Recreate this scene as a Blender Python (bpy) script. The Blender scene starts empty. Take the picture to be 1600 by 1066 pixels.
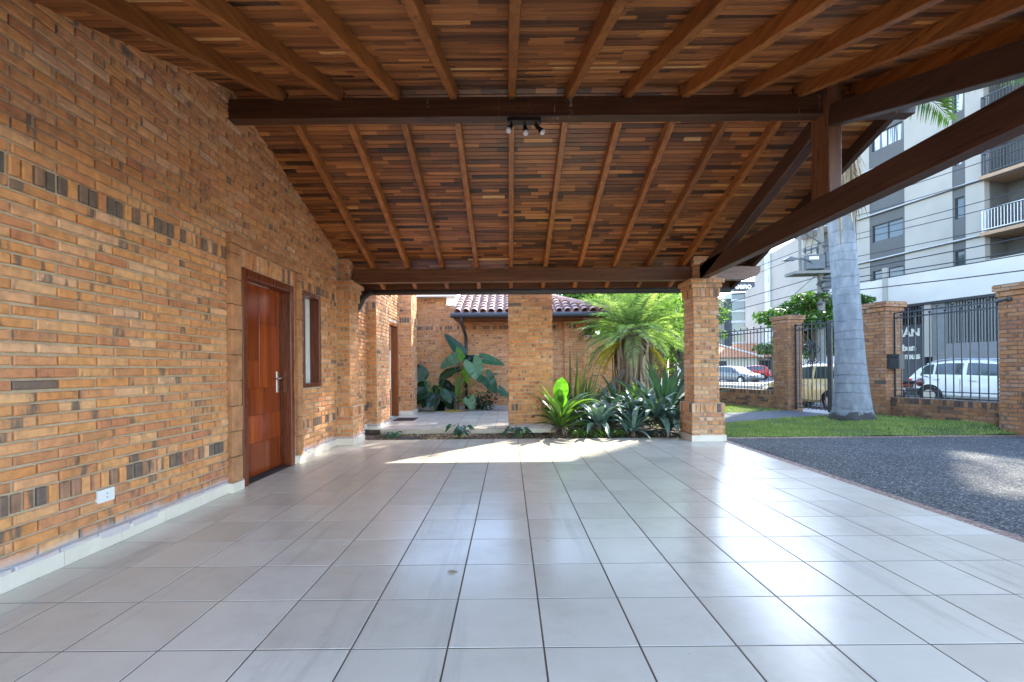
import bpy, math, random
import numpy as np
from mathutils import Vector, Matrix

random.seed(11)
rng = np.random.default_rng(11)
sc = bpy.context.scene
COL = sc.collection
R = math.radians
V = Vector

# ------------------------------------------------------------------ helpers
def wloc(o):
    p = V((0, 0, 0))
    while o is not None:
        p = p + o.location
        o = o.parent
    return p

def tag(o, label=None, cat=None, group=None, kind=None):
    if label: o['label'] = label
    if cat: o['category'] = cat
    if group: o['group'] = group
    if kind: o['kind'] = kind
    return o

def thing(name, label, cat, loc=(0, 0, 0), group=None):
    o = bpy.data.objects.new(name, None)
    COL.objects.link(o)
    o.location = loc
    o.empty_display_size = 0.2
    return tag(o, label, cat, group)

def mesh_obj(name, verts, faces, mats, parent=None, origin=None, mi=None, rnd=None, smooth=False):
    me = bpy.data.meshes.new(name)
    off = wloc(parent) if parent is not None else V((0, 0, 0))
    loc = V((0, 0, 0))
    if origin is not None:
        loc = V(origin) - off
        off = V(origin)
    va = np.asarray(verts, dtype=np.float32).reshape(-1, 3) - np.array(off, dtype=np.float32)
    me.from_pydata(va.tolist(), [], faces)
    for m in (mats if isinstance(mats, (list, tuple)) else [mats]):
        me.materials.append(m)
    n = len(me.polygons)
    if mi is not None and n == len(mi):
        me.polygons.foreach_set('material_index', np.asarray(mi, dtype=np.int32))
    if rnd is not None and n == len(rnd):
        at = me.attributes.new('rnd', 'FLOAT', 'FACE')
        at.data.foreach_set('value', np.asarray(rnd, dtype=np.float32))
    if smooth:
        me.polygons.foreach_set('use_smooth', np.ones(n, dtype=bool))
    me.update()
    o = bpy.data.objects.new(name, me)
    COL.objects.link(o)
    o.location = loc
    if parent is not None:
        o.parent = parent
    return o

class MB:
    def __init__(self):
        self.v = []; self.f = []; self.m = []; self.r = []
    def add(self, vs, fs, mi=0, r=None):
        b = len(self.v)
        self.v.extend([tuple(p) for p in vs])
        if r is None: r = random.random()
        for f in fs:
            self.f.append([b + i for i in f]); self.m.append(mi); self.r.append(r)
    def quad(self, a, b, c, d, mi=0, r=None):
        self.add([a, b, c, d], [(0, 1, 2, 3)], mi, r)
    def box(self, x0, x1, y0, y1, z0, z1, mi=0, r=None):
        self.add([(x0,y0,z0),(x1,y0,z0),(x1,y1,z0),(x0,y1,z0),(x0,y0,z1),(x1,y0,z1),(x1,y1,z1),(x0,y1,z1)],
                 [(0,3,2,1),(4,5,6,7),(0,1,5,4),(1,2,6,5),(2,3,7,6),(3,0,4,7)], mi, r)
    def obox(self, c, ax, ay, az, mi=0, r=None, ch=0.0):
        """oriented box: centre and three half-axis vectors, optional chamfer"""
        c = V(c); ax = V(ax); ay = V(ay); az = V(az)
        if ch <= 0:
            vs = [c+sx*ax+sy*ay+sz*az for sz in (-1,1) for sy in (-1,1) for sx in (-1,1)]
            self.add(vs, [(0,2,3,1),(4,5,7,6),(0,1,5,4),(1,3,7,5),(3,2,6,7),(2,0,4,6)], mi, r)
            return
        # long axis = ax: octagonal chamfered profile swept along ax
        ly, lz = ay.length, az.length
        ey, ez = ay/ly, az/lz
        prof = [(ly-ch,-lz),(ly,-lz+ch),(ly,lz-ch),(ly-ch,lz),(-ly+ch,lz),(-ly,lz-ch),(-ly,-lz+ch),(-ly+ch,-lz)]
        vs = [c-ax+ey*p+ez*q for p,q in prof] + [c+ax+ey*p+ez*q for p,q in prof]
        fs = [(i,(i+1)%8,8+(i+1)%8,8+i) for i in range(8)]
        fs += [tuple(range(7,-1,-1)), tuple(range(8,16))]
        self.add(vs, fs, mi, r)
    def beam(self, p0, p1, w, h, mi=0, r=None, ch=0.004, up=(0,0,1)):
        p0 = V(p0); p1 = V(p1)
        d = (p1-p0); L = d.length; d = d/L
        s = d.cross(V(up)).normalized(); u = s.cross(d).normalized()
        self.obox((p0+p1)/2, d*L/2, s*w/2, u*h/2, mi, r, ch)
    def prism(self, poly, a, b, axis='x', mi=0, r=None):
        n = len(poly)
        if axis == 'x': vs = [(a,p,q) for p,q in poly]+[(b,p,q) for p,q in poly]
        elif axis == 'y': vs = [(p,a,q) for p,q in poly]+[(p,b,q) for p,q in poly]
        else: vs = [(p,q,a) for p,q in poly]+[(p,q,b) for p,q in poly]
        fs = [(i,(i+1)%n,n+(i+1)%n,n+i) for i in range(n)]
        fs += [tuple(range(n-1,-1,-1)), tuple(range(n,2*n))]
        self.add(vs, fs, mi, r)
    def tube(self, pts, rad, n=8, mi=0, r=None, cap=True, squash=None):
        pts = [V(p) for p in pts]
        k = len(pts)
        rads = rad if isinstance(rad, (list, tuple)) else [rad]*k
        vs = []
        prev = None
        for i, p in enumerate(pts):
            d = (pts[min(i+1,k-1)]-pts[max(i-1,0)]).normalized()
            if prev is None:
                a = d.cross(V((0,0,1)))
                if a.length < 1e-3: a = d.cross(V((1,0,0)))
            else:
                a = prev - d*prev.dot(d)
            a = a.normalized(); prev = a
            b = d.cross(a)
            for j in range(n):
                t = 2*math.pi*j/n
                vs.append(p + (a*math.cos(t)+b*math.sin(t))*rads[i])
        fs = []
        for i in range(k-1):
            for j in range(n):
                fs.append((i*n+j, i*n+(j+1)%n, (i+1)*n+(j+1)%n, (i+1)*n+j))
        if cap:
            fs.append(tuple(range(n-1,-1,-1))); fs.append(tuple((k-1)*n+j for j in range(n)))
        self.add(vs, fs, mi, r)
    def ball(self, c, rad, mi=0, r=None, n=8, m=5):
        c = V(c); vs = [c+V((0,0,-rad))]
        for i in range(1, m):
            t = math.pi*i/m
            for j in range(n):
                p = 2*math.pi*j/n
                vs.append(c+V((rad*math.sin(t)*math.cos(p), rad*math.sin(t)*math.sin(p), -rad*math.cos(t))))
        vs.append(c+V((0,0,rad)))
        fs = [(0, 1+(j+1)%n, 1+j) for j in range(n)]
        for i in range(m-2):
            for j in range(n):
                a = 1+i*n
                fs.append((a+j, a+(j+1)%n, a+n+(j+1)%n, a+n+j))
        a = 1+(m-2)*n
        fs += [(a+j, a+(j+1)%n, len(vs)-1) for j in range(n)]
        self.add(vs, fs, mi, r)
    def build(self, name, mats, parent=None, smooth=False, origin=None):
        return mesh_obj(name, self.v, self.f, mats, parent, origin, self.m, self.r, smooth)

# ------------------------------------------------------------------ materials
def newmat(name):
    m = bpy.data.materials.new(name); m.use_nodes = True
    nt = m.node_tree
    return m, nt, nt.nodes['Principled BSDF']
def nd(nt, t, **kw):
    n = nt.nodes.new(t)
    for k, v in kw.items():
        if k.startswith('i_'):
            n.inputs[k[2:]].default_value = v
        else:
            setattr(n, k, v)
    return n
def ramp(nt, stops, interp='LINEAR'):
    n = nt.nodes.new('ShaderNodeValToRGB'); cr = n.color_ramp; cr.interpolation = interp
    while len(cr.elements) > 1: cr.elements.remove(cr.elements[-1])
    cr.elements[0].position = stops[0][0]; cr.elements[0].color = (*stops[0][1], 1)
    for p, c in stops[1:]:
        e = cr.elements.new(p); e.color = (*c, 1)
    return n
def mathn(nt, op, a, b=None, clamp=False):
    n = nt.nodes.new('ShaderNodeMath'); n.operation = op; n.use_clamp = clamp
    for i, x in enumerate((a, b)):
        if x is None: continue
        if isinstance(x, (int, float)): n.inputs[i].default_value = x
        else: nt.links.new(x, n.inputs[i])
    return n.outputs[0]
def mixc(nt, fac, a, b, blend='MIX'):
    n = nt.nodes.new('ShaderNodeMix'); n.data_type = 'RGBA'; n.blend_type = blend
    if isinstance(fac, (int, float)): n.inputs[0].default_value = fac
    else: nt.links.new(fac, n.inputs[0])
    for i, x in ((6, a), (7, b)):
        if isinstance(x, tuple): n.inputs[i].default_value = (*x, 1)
        else: nt.links.new(x, n.inputs[i])
    return n.outputs[2]
def bump(nt, bsdf, h, strength=0.3, dist=0.01):
    b = nd(nt, 'ShaderNodeBump'); b.inputs['Strength'].default_value = strength; b.inputs['Distance'].default_value = dist
    nt.links.new(h, b.inputs['Height']); nt.links.new(b.outputs[0], bsdf.inputs['Normal'])
def noise(nt, vec, scale, detail=4, rough=0.55):
    n = nd(nt, 'ShaderNodeTexNoise'); n.inputs['Scale'].default_value = scale; n.inputs['Detail'].default_value = detail
    n.inputs['Roughness'].default_value = rough
    if vec is not None: nt.links.new(vec, n.inputs['Vector'])
    return n.outputs['Fac']
def geo_pos(nt):
    return nd(nt, 'ShaderNodeNewGeometry').outputs['Position']
def obj_co(nt):
    return nd(nt, 'ShaderNodeTexCoord').outputs['Object']
def vscale(nt, vec, s):
    n = nd(nt, 'ShaderNodeVectorMath'); n.operation = 'MULTIPLY'; nt.links.new(vec, n.inputs[0]); n.inputs[1].default_value = s
    return n.outputs[0]
def rnd_attr(nt):
    return nd(nt, 'ShaderNodeAttribute', attribute_name='rnd').outputs['Fac']
def offset_by(nt, vec, fac, k=37.0):
    s = mathn(nt, 'MULTIPLY', fac, k)
    n = nd(nt, 'ShaderNodeVectorMath'); n.operation = 'ADD'
    nt.links.new(vec, n.inputs[0]); nt.links.new(s, n.inputs[1])
    return n.outputs[0]

def plain(name, col, rough=0.6, metal=0.0, var=0.12, nscale=6.0, spec=0.5, bmp=0.0, bscale=80):
    m, nt, b = newmat(name)
    co = obj_co(nt)
    f = noise(nt, co, nscale, 5)
    lo = tuple(c*(1-var) for c in col); hi = tuple(min(1, c*(1+var)) for c in col)
    rp = ramp(nt, [(0.3, lo), (0.7, hi)])
    nt.links.new(f, rp.inputs[0]); nt.links.new(rp.outputs[0], b.inputs['Base Color'])
    r = mathn(nt, 'MULTIPLY_ADD', f, 0.2); r.node.inputs[2].default_value = rough-0.1
    nt.links.new(r, b.inputs['Roughness'])
    b.inputs['Metallic'].default_value = metal
    b.inputs['Specular IOR Level'].default_value = spec
    if bmp > 0: bump(nt, b, noise(nt, co, bscale, 4), bmp, 0.01)
    return m

def brick_mat(name, tint=(1, 1, 1), stain=False, moss=0.0):
    m, nt, b = newmat(name)
    t = lambda c: tuple(c[i]*tint[i] for i in range(3))
    a = rnd_attr(nt); pos = geo_pos(nt)
    rp = ramp(nt, [(0.0, t((.50,.205,.078))), (.18, t((.66,.305,.110))), (.34, t((.60,.245,.080))), (.42, t((.66,.36,.20))), (.50, t((.68,.355,.150))),
                   (.64, t((.52,.20,.088))), (.78, t((.67,.32,.125))), (.88, t((.46,.185,.078))), (.905, t((.34,.17,.095))), (.94, t((.20,.125,.085))), (1.0, t((.12,.095,.078)))])
    nt.links.new(a, rp.inputs[0])
    p2 = offset_by(nt, pos, a, 41.0)
    mot = noise(nt, p2, 16, 5)
    rpm = ramp(nt, [(.25, (.68,.68,.68)), (.5, (1.04,1.05,1.06)), (.8, (1.34,1.30,1.22))])
    nt.links.new(mot, rpm.inputs[0])
    c = mixc(nt, 1.0, rp.outputs[0], rpm.outputs[0], 'MULTIPLY')
    # flashed (burnt) patches on some bricks
    bn = noise(nt, vscale(nt, p2, (12, 12, 2.5)), 1.0, 3, .6)
    sel = mathn(nt, 'FRACT', mathn(nt, 'MULTIPLY', a, 13.7))
    selm = mathn(nt, 'GREATER_THAN', sel, 0.45)
    br = ramp(nt, [(.55, (0,0,0)), (.66, (1,1,1))]); nt.links.new(bn, br.inputs[0])
    bf = mathn(nt, 'MULTIPLY', mathn(nt, 'MULTIPLY', br.outputs[0], selm), 0.85)
    c = mixc(nt, bf, c, t((.12,.095,.075)))
    # pale lime dusting
    pn = noise(nt, pos, 2.2, 6, .65)
    pr = ramp(nt, [(.5, (0,0,0)), (.75, (1,1,1))]); nt.links.new(pn, pr.inputs[0])
    c = mixc(nt, mathn(nt, 'MULTIPLY', pr.outputs[0], 0.15), c, (.60,.44,.30))
    if moss > 0:
        mn = noise(nt, pos, 1.6, 6, .7)
        mr = ramp(nt, [(.42, (0,0,0)), (.62, (1,1,1))]); nt.links.new(mn, mr.inputs[0])
        sep = nd(nt, 'ShaderNodeSeparateXYZ'); nt.links.new(pos, sep.inputs[0])
        zf = ramp(nt, [(.0, (1,1,1)), (.55, (.25,.25,.25)), (1.0, (0,0,0))]); nt.links.new(sep.outputs[2], zf.inputs[0])
        c = mixc(nt, mathn(nt, 'MULTIPLY', mathn(nt, 'MULTIPLY', mr.outputs[0], zf.outputs[0]), moss), c, (.035,.035,.025))
    if stain:
        sep = nd(nt, 'ShaderNodeSeparateXYZ'); nt.links.new(pos, sep.inputs[0])
        zz = mathn(nt, 'ADD', sep.outputs[2], mathn(nt, 'MULTIPLY', noise(nt, pos, 3.0, 5, .7), 0.16))
        sr = ramp(nt, [(.19, (1,1,1)), (.255, (0,0,0))]); nt.links.new(zz, sr.inputs[0])
        c = mixc(nt, mathn(nt, 'MULTIPLY', sr.outputs[0], 0.75), c, (.58,.58,.62))
    nt.links.new(c, b.inputs['Base Color'])
    b.inputs['Roughness'].default_value = 0.82
    h = mathn(nt, 'ADD', noise(nt, pos, 70, 5), mathn(nt, 'MULTIPLY', noise(nt, p2, 22, 3), 1.2))
    bump(nt, b, h, 0.6, 0.006)
    return m

def wood_mat(name, axis, cols, rough=0.42, gs=1.0, stain=False):
    m, nt, b = newmat(name)
    a = rnd_attr(nt); pos = geo_pos(nt)
    s = {'x': (1.2, 26, 26), 'y': (26, 1.2, 26), 'z': (26, 26, 1.2)}[axis]
    p = offset_by(nt, vscale(nt, pos, tuple(q*gs for q in s)), a, 53.0)
    n1 = noise(nt, p, 1.0, 6, .6)
    n2 = noise(nt, p, 4.5, 4, .6)
    f = mathn(nt, 'ADD', mathn(nt, 'MULTIPLY', n1, .75), mathn(nt, 'MULTIPLY', n2, .25))
    rp = ramp(nt, [(.32, cols[0]), (.52, cols[1]), (.70, cols[2])]); nt.links.new(f, rp.inputs[0])
    sc_ = mathn(nt, 'MULTIPLY_ADD', a, 0.5); sc_.node.inputs[2].default_value = 0.75
    comb = nd(nt, 'ShaderNodeCombineXYZ')
    for i in range(3): nt.links.new(sc_, comb.inputs[i])
    c = mixc(nt, 1.0, rp.outputs[0], comb.outputs[0], 'MULTIPLY')
    cn = noise(nt, p, .5, 2, .5)
    cb = mathn(nt, 'LESS_THAN', mathn(nt, 'ABSOLUTE', mathn(nt, 'SUBTRACT', cn, .5)), .007)
    cg = mathn(nt, 'GREATER_THAN', noise(nt, pos, 1.5, 2), .5)
    c = mixc(nt, mathn(nt, 'MULTIPLY', mathn(nt, 'MULTIPLY', cb, cg), .6), c, tuple(q*.2 for q in cols[0]))
    if stain:   # pale drips of old paint on the ridge beam
        dn = noise(nt, vscale(nt, pos, (5.5, 1, .35)), 2.2, 3, .6)
        d2 = noise(nt, vscale(nt, pos, (40, 10, 14)), 2.0, 3, .6)
        d1 = ramp(nt, [(.655, (0,0,0)), (.67, (1,1,1))]); nt.links.new(dn, d1.inputs[0])
        d3 = ramp(nt, [(.52, (0,0,0)), (.60, (1,1,1))]); nt.links.new(d2, d3.inputs[0])
        c = mixc(nt, mathn(nt, 'MULTIPLY', mathn(nt, 'MULTIPLY', d1.outputs[0], d3.outputs[0]), .8), c, (.30,.24,.18))
    nt.links.new(c, b.inputs['Base Color'])
    rr = mathn(nt, 'MULTIPLY_ADD', n2, 0.25); rr.node.inputs[2].default_value = rough-.12
    nt.links.new(rr, b.inputs['Roughness'])
    bump(nt, b, f, 0.25, 0.003)
    return m

def leaf_mat(name, col, col2=None, trans=0.35, rough=0.45, vein=0.0):
    m, nt, b = newmat(name)
    a = rnd_attr(nt); pos = geo_pos(nt)
    col2 = col2 or tuple(c*1.7 for c in col)
    f = mathn(nt, 'ADD', mathn(nt, 'MULTIPLY', a, .7), mathn(nt, 'MULTIPLY', noise(nt, pos, 9, 3), .3))
    rp = ramp(nt, [(.15, tuple(c*.65 for c in col)), (.5, col), (.9, col2)]); nt.links.new(f, rp.inputs[0])
    nt.links.new(rp.outputs[0], b.inputs['Base Color'])
    b.inputs['Roughness'].default_value = rough
    b.inputs['Specular IOR Level'].default_value = 0.4
    tr = nd(nt, 'ShaderNodeBsdfTranslucent')
    tc = mixc(nt, 1.0, rp.outputs[0], (1.5, 1.7, .7), 'MULTIPLY')
    nt.links.new(tc, tr.inputs['Color'])
    mx = nd(nt, 'ShaderNodeMixShader'); mx.inputs[0].default_value = trans
    nt.links.new(b.outputs[0], mx.inputs[1]); nt.links.new(tr.outputs[0], mx.inputs[2])
    nt.links.new(mx.outputs[0], nt.nodes['Material Output'].inputs['Surface'])
    return m

M = {}
M['brick'] = brick_mat('house_brick', stain=True)
M['brick2'] = brick_mat('column_brick', tint=(.92, 1.0, 1.12))  # same brick, with the cooler light on the columns put into the tint
M['fbrick'] = brick_mat('fence_brick', tint=(.52, .51, .55), moss=.9)
def mortar_mat(name, col, stain=False):
    m, nt, b = newmat(name)
    pos = geo_pos(nt)
    n = noise(nt, pos, 30, 5); n2 = noise(nt, pos, 1.7, 4)
    rp = ramp(nt, [(.3, tuple(c*.72 for c in col)), (.7, tuple(c*1.15 for c in col))])
    nt.links.new(mathn(nt, 'ADD', mathn(nt, 'MULTIPLY', n, .5), mathn(nt, 'MULTIPLY', n2, .5)), rp.inputs[0])
    c = rp.outputs[0]
    if stain:
        sep = nd(nt, 'ShaderNodeSeparateXYZ'); nt.links.new(pos, sep.inputs[0])
        zz = mathn(nt, 'ADD', sep.outputs[2], mathn(nt, 'MULTIPLY', noise(nt, pos, 3.0, 5, .7), 0.16))
        sr = ramp(nt, [(.19, (1,1,1)), (.27, (0,0,0))]); nt.links.new(zz, sr.inputs[0])
        c = mixc(nt, mathn(nt, 'MULTIPLY', sr.outputs[0], .85), c, (.36,.38,.44))
    nt.links.new(c, b.inputs['Base Color'])
    b.inputs['Roughness'].default_value = .95
    bump(nt, b, noise(nt, pos, 130, 4), .6, .004)
    return m
M['mortar'] = mortar_mat('mortar', (.52, .41, .275), stain=True)
M['mortar2'] = mortar_mat('column_mortar', (.44, .35, .25))
M['fmortar'] = mortar_mat('fence_mortar', (.17, .13, .10))
M['flat_brick'] = plain('terracotta_trim', (.44,.205,.09), .85, var=.3, nscale=9, bmp=.4)
M['rafter'] = wood_mat('rafter_wood', 'y', [(.17,.052,.011), (.33,.108,.023), (.48,.185,.045)], .40)
M['beamx'] = wood_mat('beam_wood', 'x', [(.085,.032,.013), (.15,.058,.022), (.22,.092,.037)], .40)
M['ridge'] = wood_mat('ridge_wood', 'x', [(.040,.015,.007), (.078,.030,.013), (.13,.052,.023)], .40, stain=True)
M['beamy'] = wood_mat('truss_wood', 'y', [(.042,.019,.012), (.072,.032,.020), (.11,.052,.032)], .45)
M['post'] = wood_mat('post_wood', 'z', [(.11,.042,.018), (.18,.072,.033), (.27,.12,.06)], .45)
M['door'] = wood_mat('door_veneer', 'z', [(.17,.024,.003), (.29,.048,.006), (.42,.090,.013)], .16, gs=.35)
M['doorframe2'] = wood_mat('light_frame_wood', 'z', [(.17,.052,.016), (.27,.085,.024), (.36,.13,.04)], .35)
M['frame'] = wood_mat('frame_wood', 'z', [(.085,.018,.006), (.13,.03,.010), (.18,.046,.016)], .28, gs=.6)
# roof decking boards
def deck_mat():
    m, nt, b = newmat('roof_boards')
    a = rnd_attr(nt); pos = geo_pos(nt)
    rp = ramp(nt, [(0, (.030,.012,.006)), (.22, (.095,.031,.010)), (.5, (.27,.090,.024)), (.75, (.42,.150,.038)), (.92, (.54,.23,.064)), (1, (.62,.34,.125))])
    nt.links.new(a, rp.inputs[0])
    p = offset_by(nt, vscale(nt, pos, (1.6, 30, 30)), a, 61)
    g = noise(nt, p, 1.3, 5, .6)
    rg = ramp(nt, [(.3, (.6,.6,.6)), (.5, (1,1,1)), (.75, (1.35,1.3,1.25))]); nt.links.new(g, rg.inputs[0])
    c = mixc(nt, 1.0, rp.outputs[0], rg.outputs[0], 'MULTIPLY')
    # dusty grey patches
    dn = noise(nt, pos, 1.1, 5, .65)
    dr = ramp(nt, [(.58, (0,0,0)), (.78, (1,1,1))]); nt.links.new(dn, dr.inputs[0])
    c = mixc(nt, mathn(nt, 'MULTIPLY', dr.outputs[0], .18), c, (.26,.20,.15))
    nt.links.new(c, b.inputs['Base Color'])
    rr = mathn(nt, 'MULTIPLY_ADD', g, .3); rr.node.inputs[2].default_value = .22
    nt.links.new(rr, b.inputs['Roughness'])
    bump(nt, b, g, .25, .003)
    return m
M['deck'] = deck_mat()
def tile_mat():
    m, nt, b = newmat('floor_tile')
    a = rnd_attr(nt); pos = geo_pos(nt)
    p = offset_by(nt, pos, a, 71)
    n = noise(nt, p, 3.0, 6, .6); n2 = noise(nt, vscale(nt, p, (1, 7, 1)), 4, 5, .6)
    f = mathn(nt, 'ADD', mathn(nt, 'MULTIPLY', n, .55), mathn(nt, 'ADD', mathn(nt, 'MULTIPLY', n2, .10), mathn(nt, 'MULTIPLY', a, .35)))
    rp = ramp(nt, [(.2, (.53,.475,.375)), (.5, (.625,.57,.465)), (.8, (.70,.645,.54))]); nt.links.new(f, rp.inputs[0])
    # faint scuffs and dirt
    dn = noise(nt, pos, 1.3, 7, .72)
    dr = ramp(nt, [(.50, (0,0,0)), (.68, (1,1,1))]); nt.links.new(dn, dr.inputs[0])
    c = mixc(nt, mathn(nt, 'MULTIPLY', dr.outputs[0], .30), rp.outputs[0], (.34,.29,.23))
    # faint tyre tracks running towards the garage end
    tn = noise(nt, vscale(nt, pos, (2.6, .22, 1)), 1.0, 5, .7)
    tr2 = ramp(nt, [(.56, (0,0,0)), (.66, (1,1,1))]); nt.links.new(tn, tr2.inputs[0])
    c = mixc(nt, mathn(nt, 'MULTIPLY', tr2.outputs[0], .26), c, (.25,.22,.19))
    sp = noise(nt, pos, 55, 2)
    sr = ramp(nt, [(.74, (0,0,0)), (.78, (1,1,1))]); nt.links.new(sp, sr.inputs[0])
    c = mixc(nt, mathn(nt, 'MULTIPLY', sr.outputs[0], .4), c, (.14,.12,.10))
    nt.links.new(c, b.inputs['Base Color'])
    rr = mathn(nt, 'MULTIPLY_ADD', mathn(nt, 'ADD', mathn(nt, 'MULTIPLY', dn, .85), mathn(nt, 'MULTIPLY', n2, .15)), .26); rr.node.inputs[2].default_value = .10
    nt.links.new(rr, b.inputs['Roughness'])
    b.inputs['Specular IOR Level'].default_value = .42
    bump(nt, b, mathn(nt, 'ADD', noise(nt, pos, 5, 3), mathn(nt, 'MULTIPLY', noise(nt, pos, 120, 2), .06)), .05, .01)
    return m
M['tile'] = tile_mat()
M['grout'] = plain('grout', (.10,.072,.05), .9, var=.35, nscale=4)
M['skirting'] = plain('skirting_tile', (.74,.66,.54), .35, var=.07)
M['white'] = plain('white_plastic', (.78,.77,.74), .35, var=.03)
M['steel'] = plain('brushed_steel', (.62,.60,.57), .3, metal=1.0, var=.06)
M['gutter'] = plain('gutter_metal', (.045,.045,.048), .45, var=.15)
M['black'] = plain('black_metal', (.012,.012,.013), .38, var=.2)
M['iron'] = plain('fence_iron', (.045,.05,.058), .4, metal=.35, var=.25, nscale=20)
M['clay'] = plain('clay_tile', (.36,.19,.145), .55, var=.35, nscale=5, bmp=.3)
M['clay2'] = plain('orange_tile', (.48,.20,.09), .8, var=.3, nscale=3)
M['soil'] = plain('soil', (.085,.05,.035), .95, var=.5, nscale=30, bmp=1.0, bscale=40)
M['glass'] = plain('dark_glass', (.035,.05,.06), .06, var=.2, spec=.8)
M['curtain'] = plain('white_curtain', (.70,.72,.72), .8, var=.08)
M['mat'] = plain('door_mat', (.035,.016,.014), .95, var=.3, nscale=60, bmp=.6)
def gravel_mat():
    m, nt, b = newmat('aggregate')
    pos = geo_pos(nt)
    vo = nd(nt, 'ShaderNodeTexVoronoi'); vo.inputs['Scale'].default_value = 75; nt.links.new(pos, vo.inputs['Vector'])
    bw = nd(nt, 'ShaderNodeRGBToBW'); nt.links.new(vo.outputs['Color'], bw.inputs[0])
    rp = ramp(nt, [(.1, (.014,.016,.016)), (.45, (.050,.054,.054)), (.75, (.105,.110,.108)), (.95, (.31,.305,.29))]); nt.links.new(bw.outputs[0], rp.inputs[0])
    n = noise(nt, pos, .9, 5, .65)
    rg = ramp(nt, [(.3, (.78,.78,.8)), (.7, (1.15,1.15,1.15))]); nt.links.new(n, rg.inputs[0])
    c = mixc(nt, 1.0, rp.outputs[0], rg.outputs[0], 'MULTIPLY')
    nt.links.new(c, b.inputs['Base Color']); b.inputs['Roughness'].default_value = .85; b.inputs['Specular IOR Level'].default_value = .25
    inv = mathn(nt, 'SUBTRACT', 1.0, vo.outputs['Distance'])
    bump(nt, b, inv, .9, .006)
    return m
M['gravel'] = gravel_mat()
def pebble_mat():
    m, nt, b = newmat('brown_pebbles')
    pos = geo_pos(nt)
    vo = nd(nt, 'ShaderNodeTexVoronoi'); vo.inputs['Scale'].default_value = 60; nt.links.new(pos, vo.inputs['Vector'])
    bw = nd(nt, 'ShaderNodeRGBToBW'); nt.links.new(vo.outputs['Color'], bw.inputs[0])
    rp = ramp(nt, [(.1, (.08,.04,.03)), (.5, (.20,.105,.07)), (.9, (.36,.24,.18))]); nt.links.new(bw.outputs[0], rp.inputs[0])
    nt.links.new(rp.outputs[0], b.inputs['Base Color']); b.inputs['Roughness'].default_value = .65
    bump(nt, b, mathn(nt, 'SUBTRACT', 1.0, vo.outputs['Distance']), .9, .006)
    return m
M['pebble'] = pebble_mat()
M['path'] = plain('path_concrete', (.085,.09,.10), .85, var=.3, nscale=5, bmp=.6, bscale=120)
M['asphalt'] = plain('asphalt', (.085,.09,.10), .8, var=.25, nscale=2, bmp=.4)
M['pave'] = plain('pavement', (.30,.29,.27), .85, var=.25, nscale=3, bmp=.3)
M['turf'] = plain('turf', (.042,.075,.018), .95, var=.5, nscale=7, bmp=.5)
M['grass'] = leaf_mat('grass_blades', (.20,.265,.07), (.50,.48,.22), .35, .5)
M['earth'] = plain('earth', (.16,.14,.11), .95, var=.3, nscale=.5)

# ------------------------------------------------------------------ brickwork
RH = .069
def rows_between(z0, z1, soldiers=()):
    rows = []
    cuts = sorted(soldiers)
    z = z0
    for (a, b) in list(cuts)+[(z1, z1)]:
        n = max(0, round((a-z)/RH))
        if n:
            h = (a-z)/n
            for i in range(n): rows.append((z+i*h, z+(i+1)*h-.0145, 'c'))
        if b > a: rows.append((a, b-.012, 's'))
        z = b
    return rows

def bricks(mb, O, U, N, L, rows, iv=None, p=.010, ch=.0055, off=0.0, clamp=None, bl=.235, g=.012, dark=.006, sdark=.55, mi=0, a0=0.0, jit=.0018):
    O = V(O); U = V(U).normalized(); N = V(N).normalized(); Z = V((0, 0, 1))
    for k, (za, zb, kind) in enumerate(rows):
        ivs = iv(za, zb) if iv else [(a0, L)]
        step = (bl+g) if kind == 'c' else .067
        w = step-g
        for (s, e) in ivs:
            u = (math.floor((s-off)/step)-1)*step + off + (step/2 if (k % 2 and kind == 'c') else 0)
            while u < e:
                x0 = max(u, s); x1 = min(u+w, e)
                if x1-x0 > .022:
                    j = lambda q: random.uniform(-q, q)
                    xa = x0+j(.004) if x0 > s else x0
                    xb = x1+j(.004) if x1 < e else x1
                    z0 = za+j(.0025); z1 = zb+j(.0025)
                    dd = p+j(jit)
                    t1, t2 = j(.0009), j(.0009)
                    r = random.random()*.88
                    if random.random() < (dark if kind == 'c' else sdark): r = random.uniform(.90, 1)
                    if ch > 0:
                        c = ch
                        q = [(xa,z0,0),(xb,z0,0),(xb,z1,0),(xa,z1,0),
                             (xa,z0,dd-c),(xb,z0,dd-c),(xb,z1,dd-c),(xa,z1,dd-c),
                             (xa+c,z0+c,dd+t1+t2),(xb-c,z0+c,dd-t1+t2),(xb-c,z1-c,dd-t1-t2),(xa+c,z1-c,dd+t1-t2)]
                        fs = [(0,1,5,4),(1,2,6,5),(2,3,7,6),(3,0,4,7),(4,5,9,8),(5,6,10,9),(6,7,11,10),(7,4,8,11),(8,9,10,11)]
                    else:
                        q = [(xa,z0,0),(xb,z0,0),(xb,z1,0),(xa,z1,0),(xa,z0,dd),(xb,z0,dd),(xb,z1,dd),(xa,z1,dd)]
                        fs = [(0,1,5,4),(1,2,6,5),(2,3,7,6),(3,0,4,7),(4,5,6,7)]
                    if clamp:
                        q = [(x, min(z, clamp(x)), d) for x, z, d in q]
                        if max(z for _, z, _ in q)-min(z for _, z, _ in q) < .012:
                            u += step; continue
                    mb.add([O+U*x+Z*z+N*d for x, z, d in q], fs, mi, r)
                u += step

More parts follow.
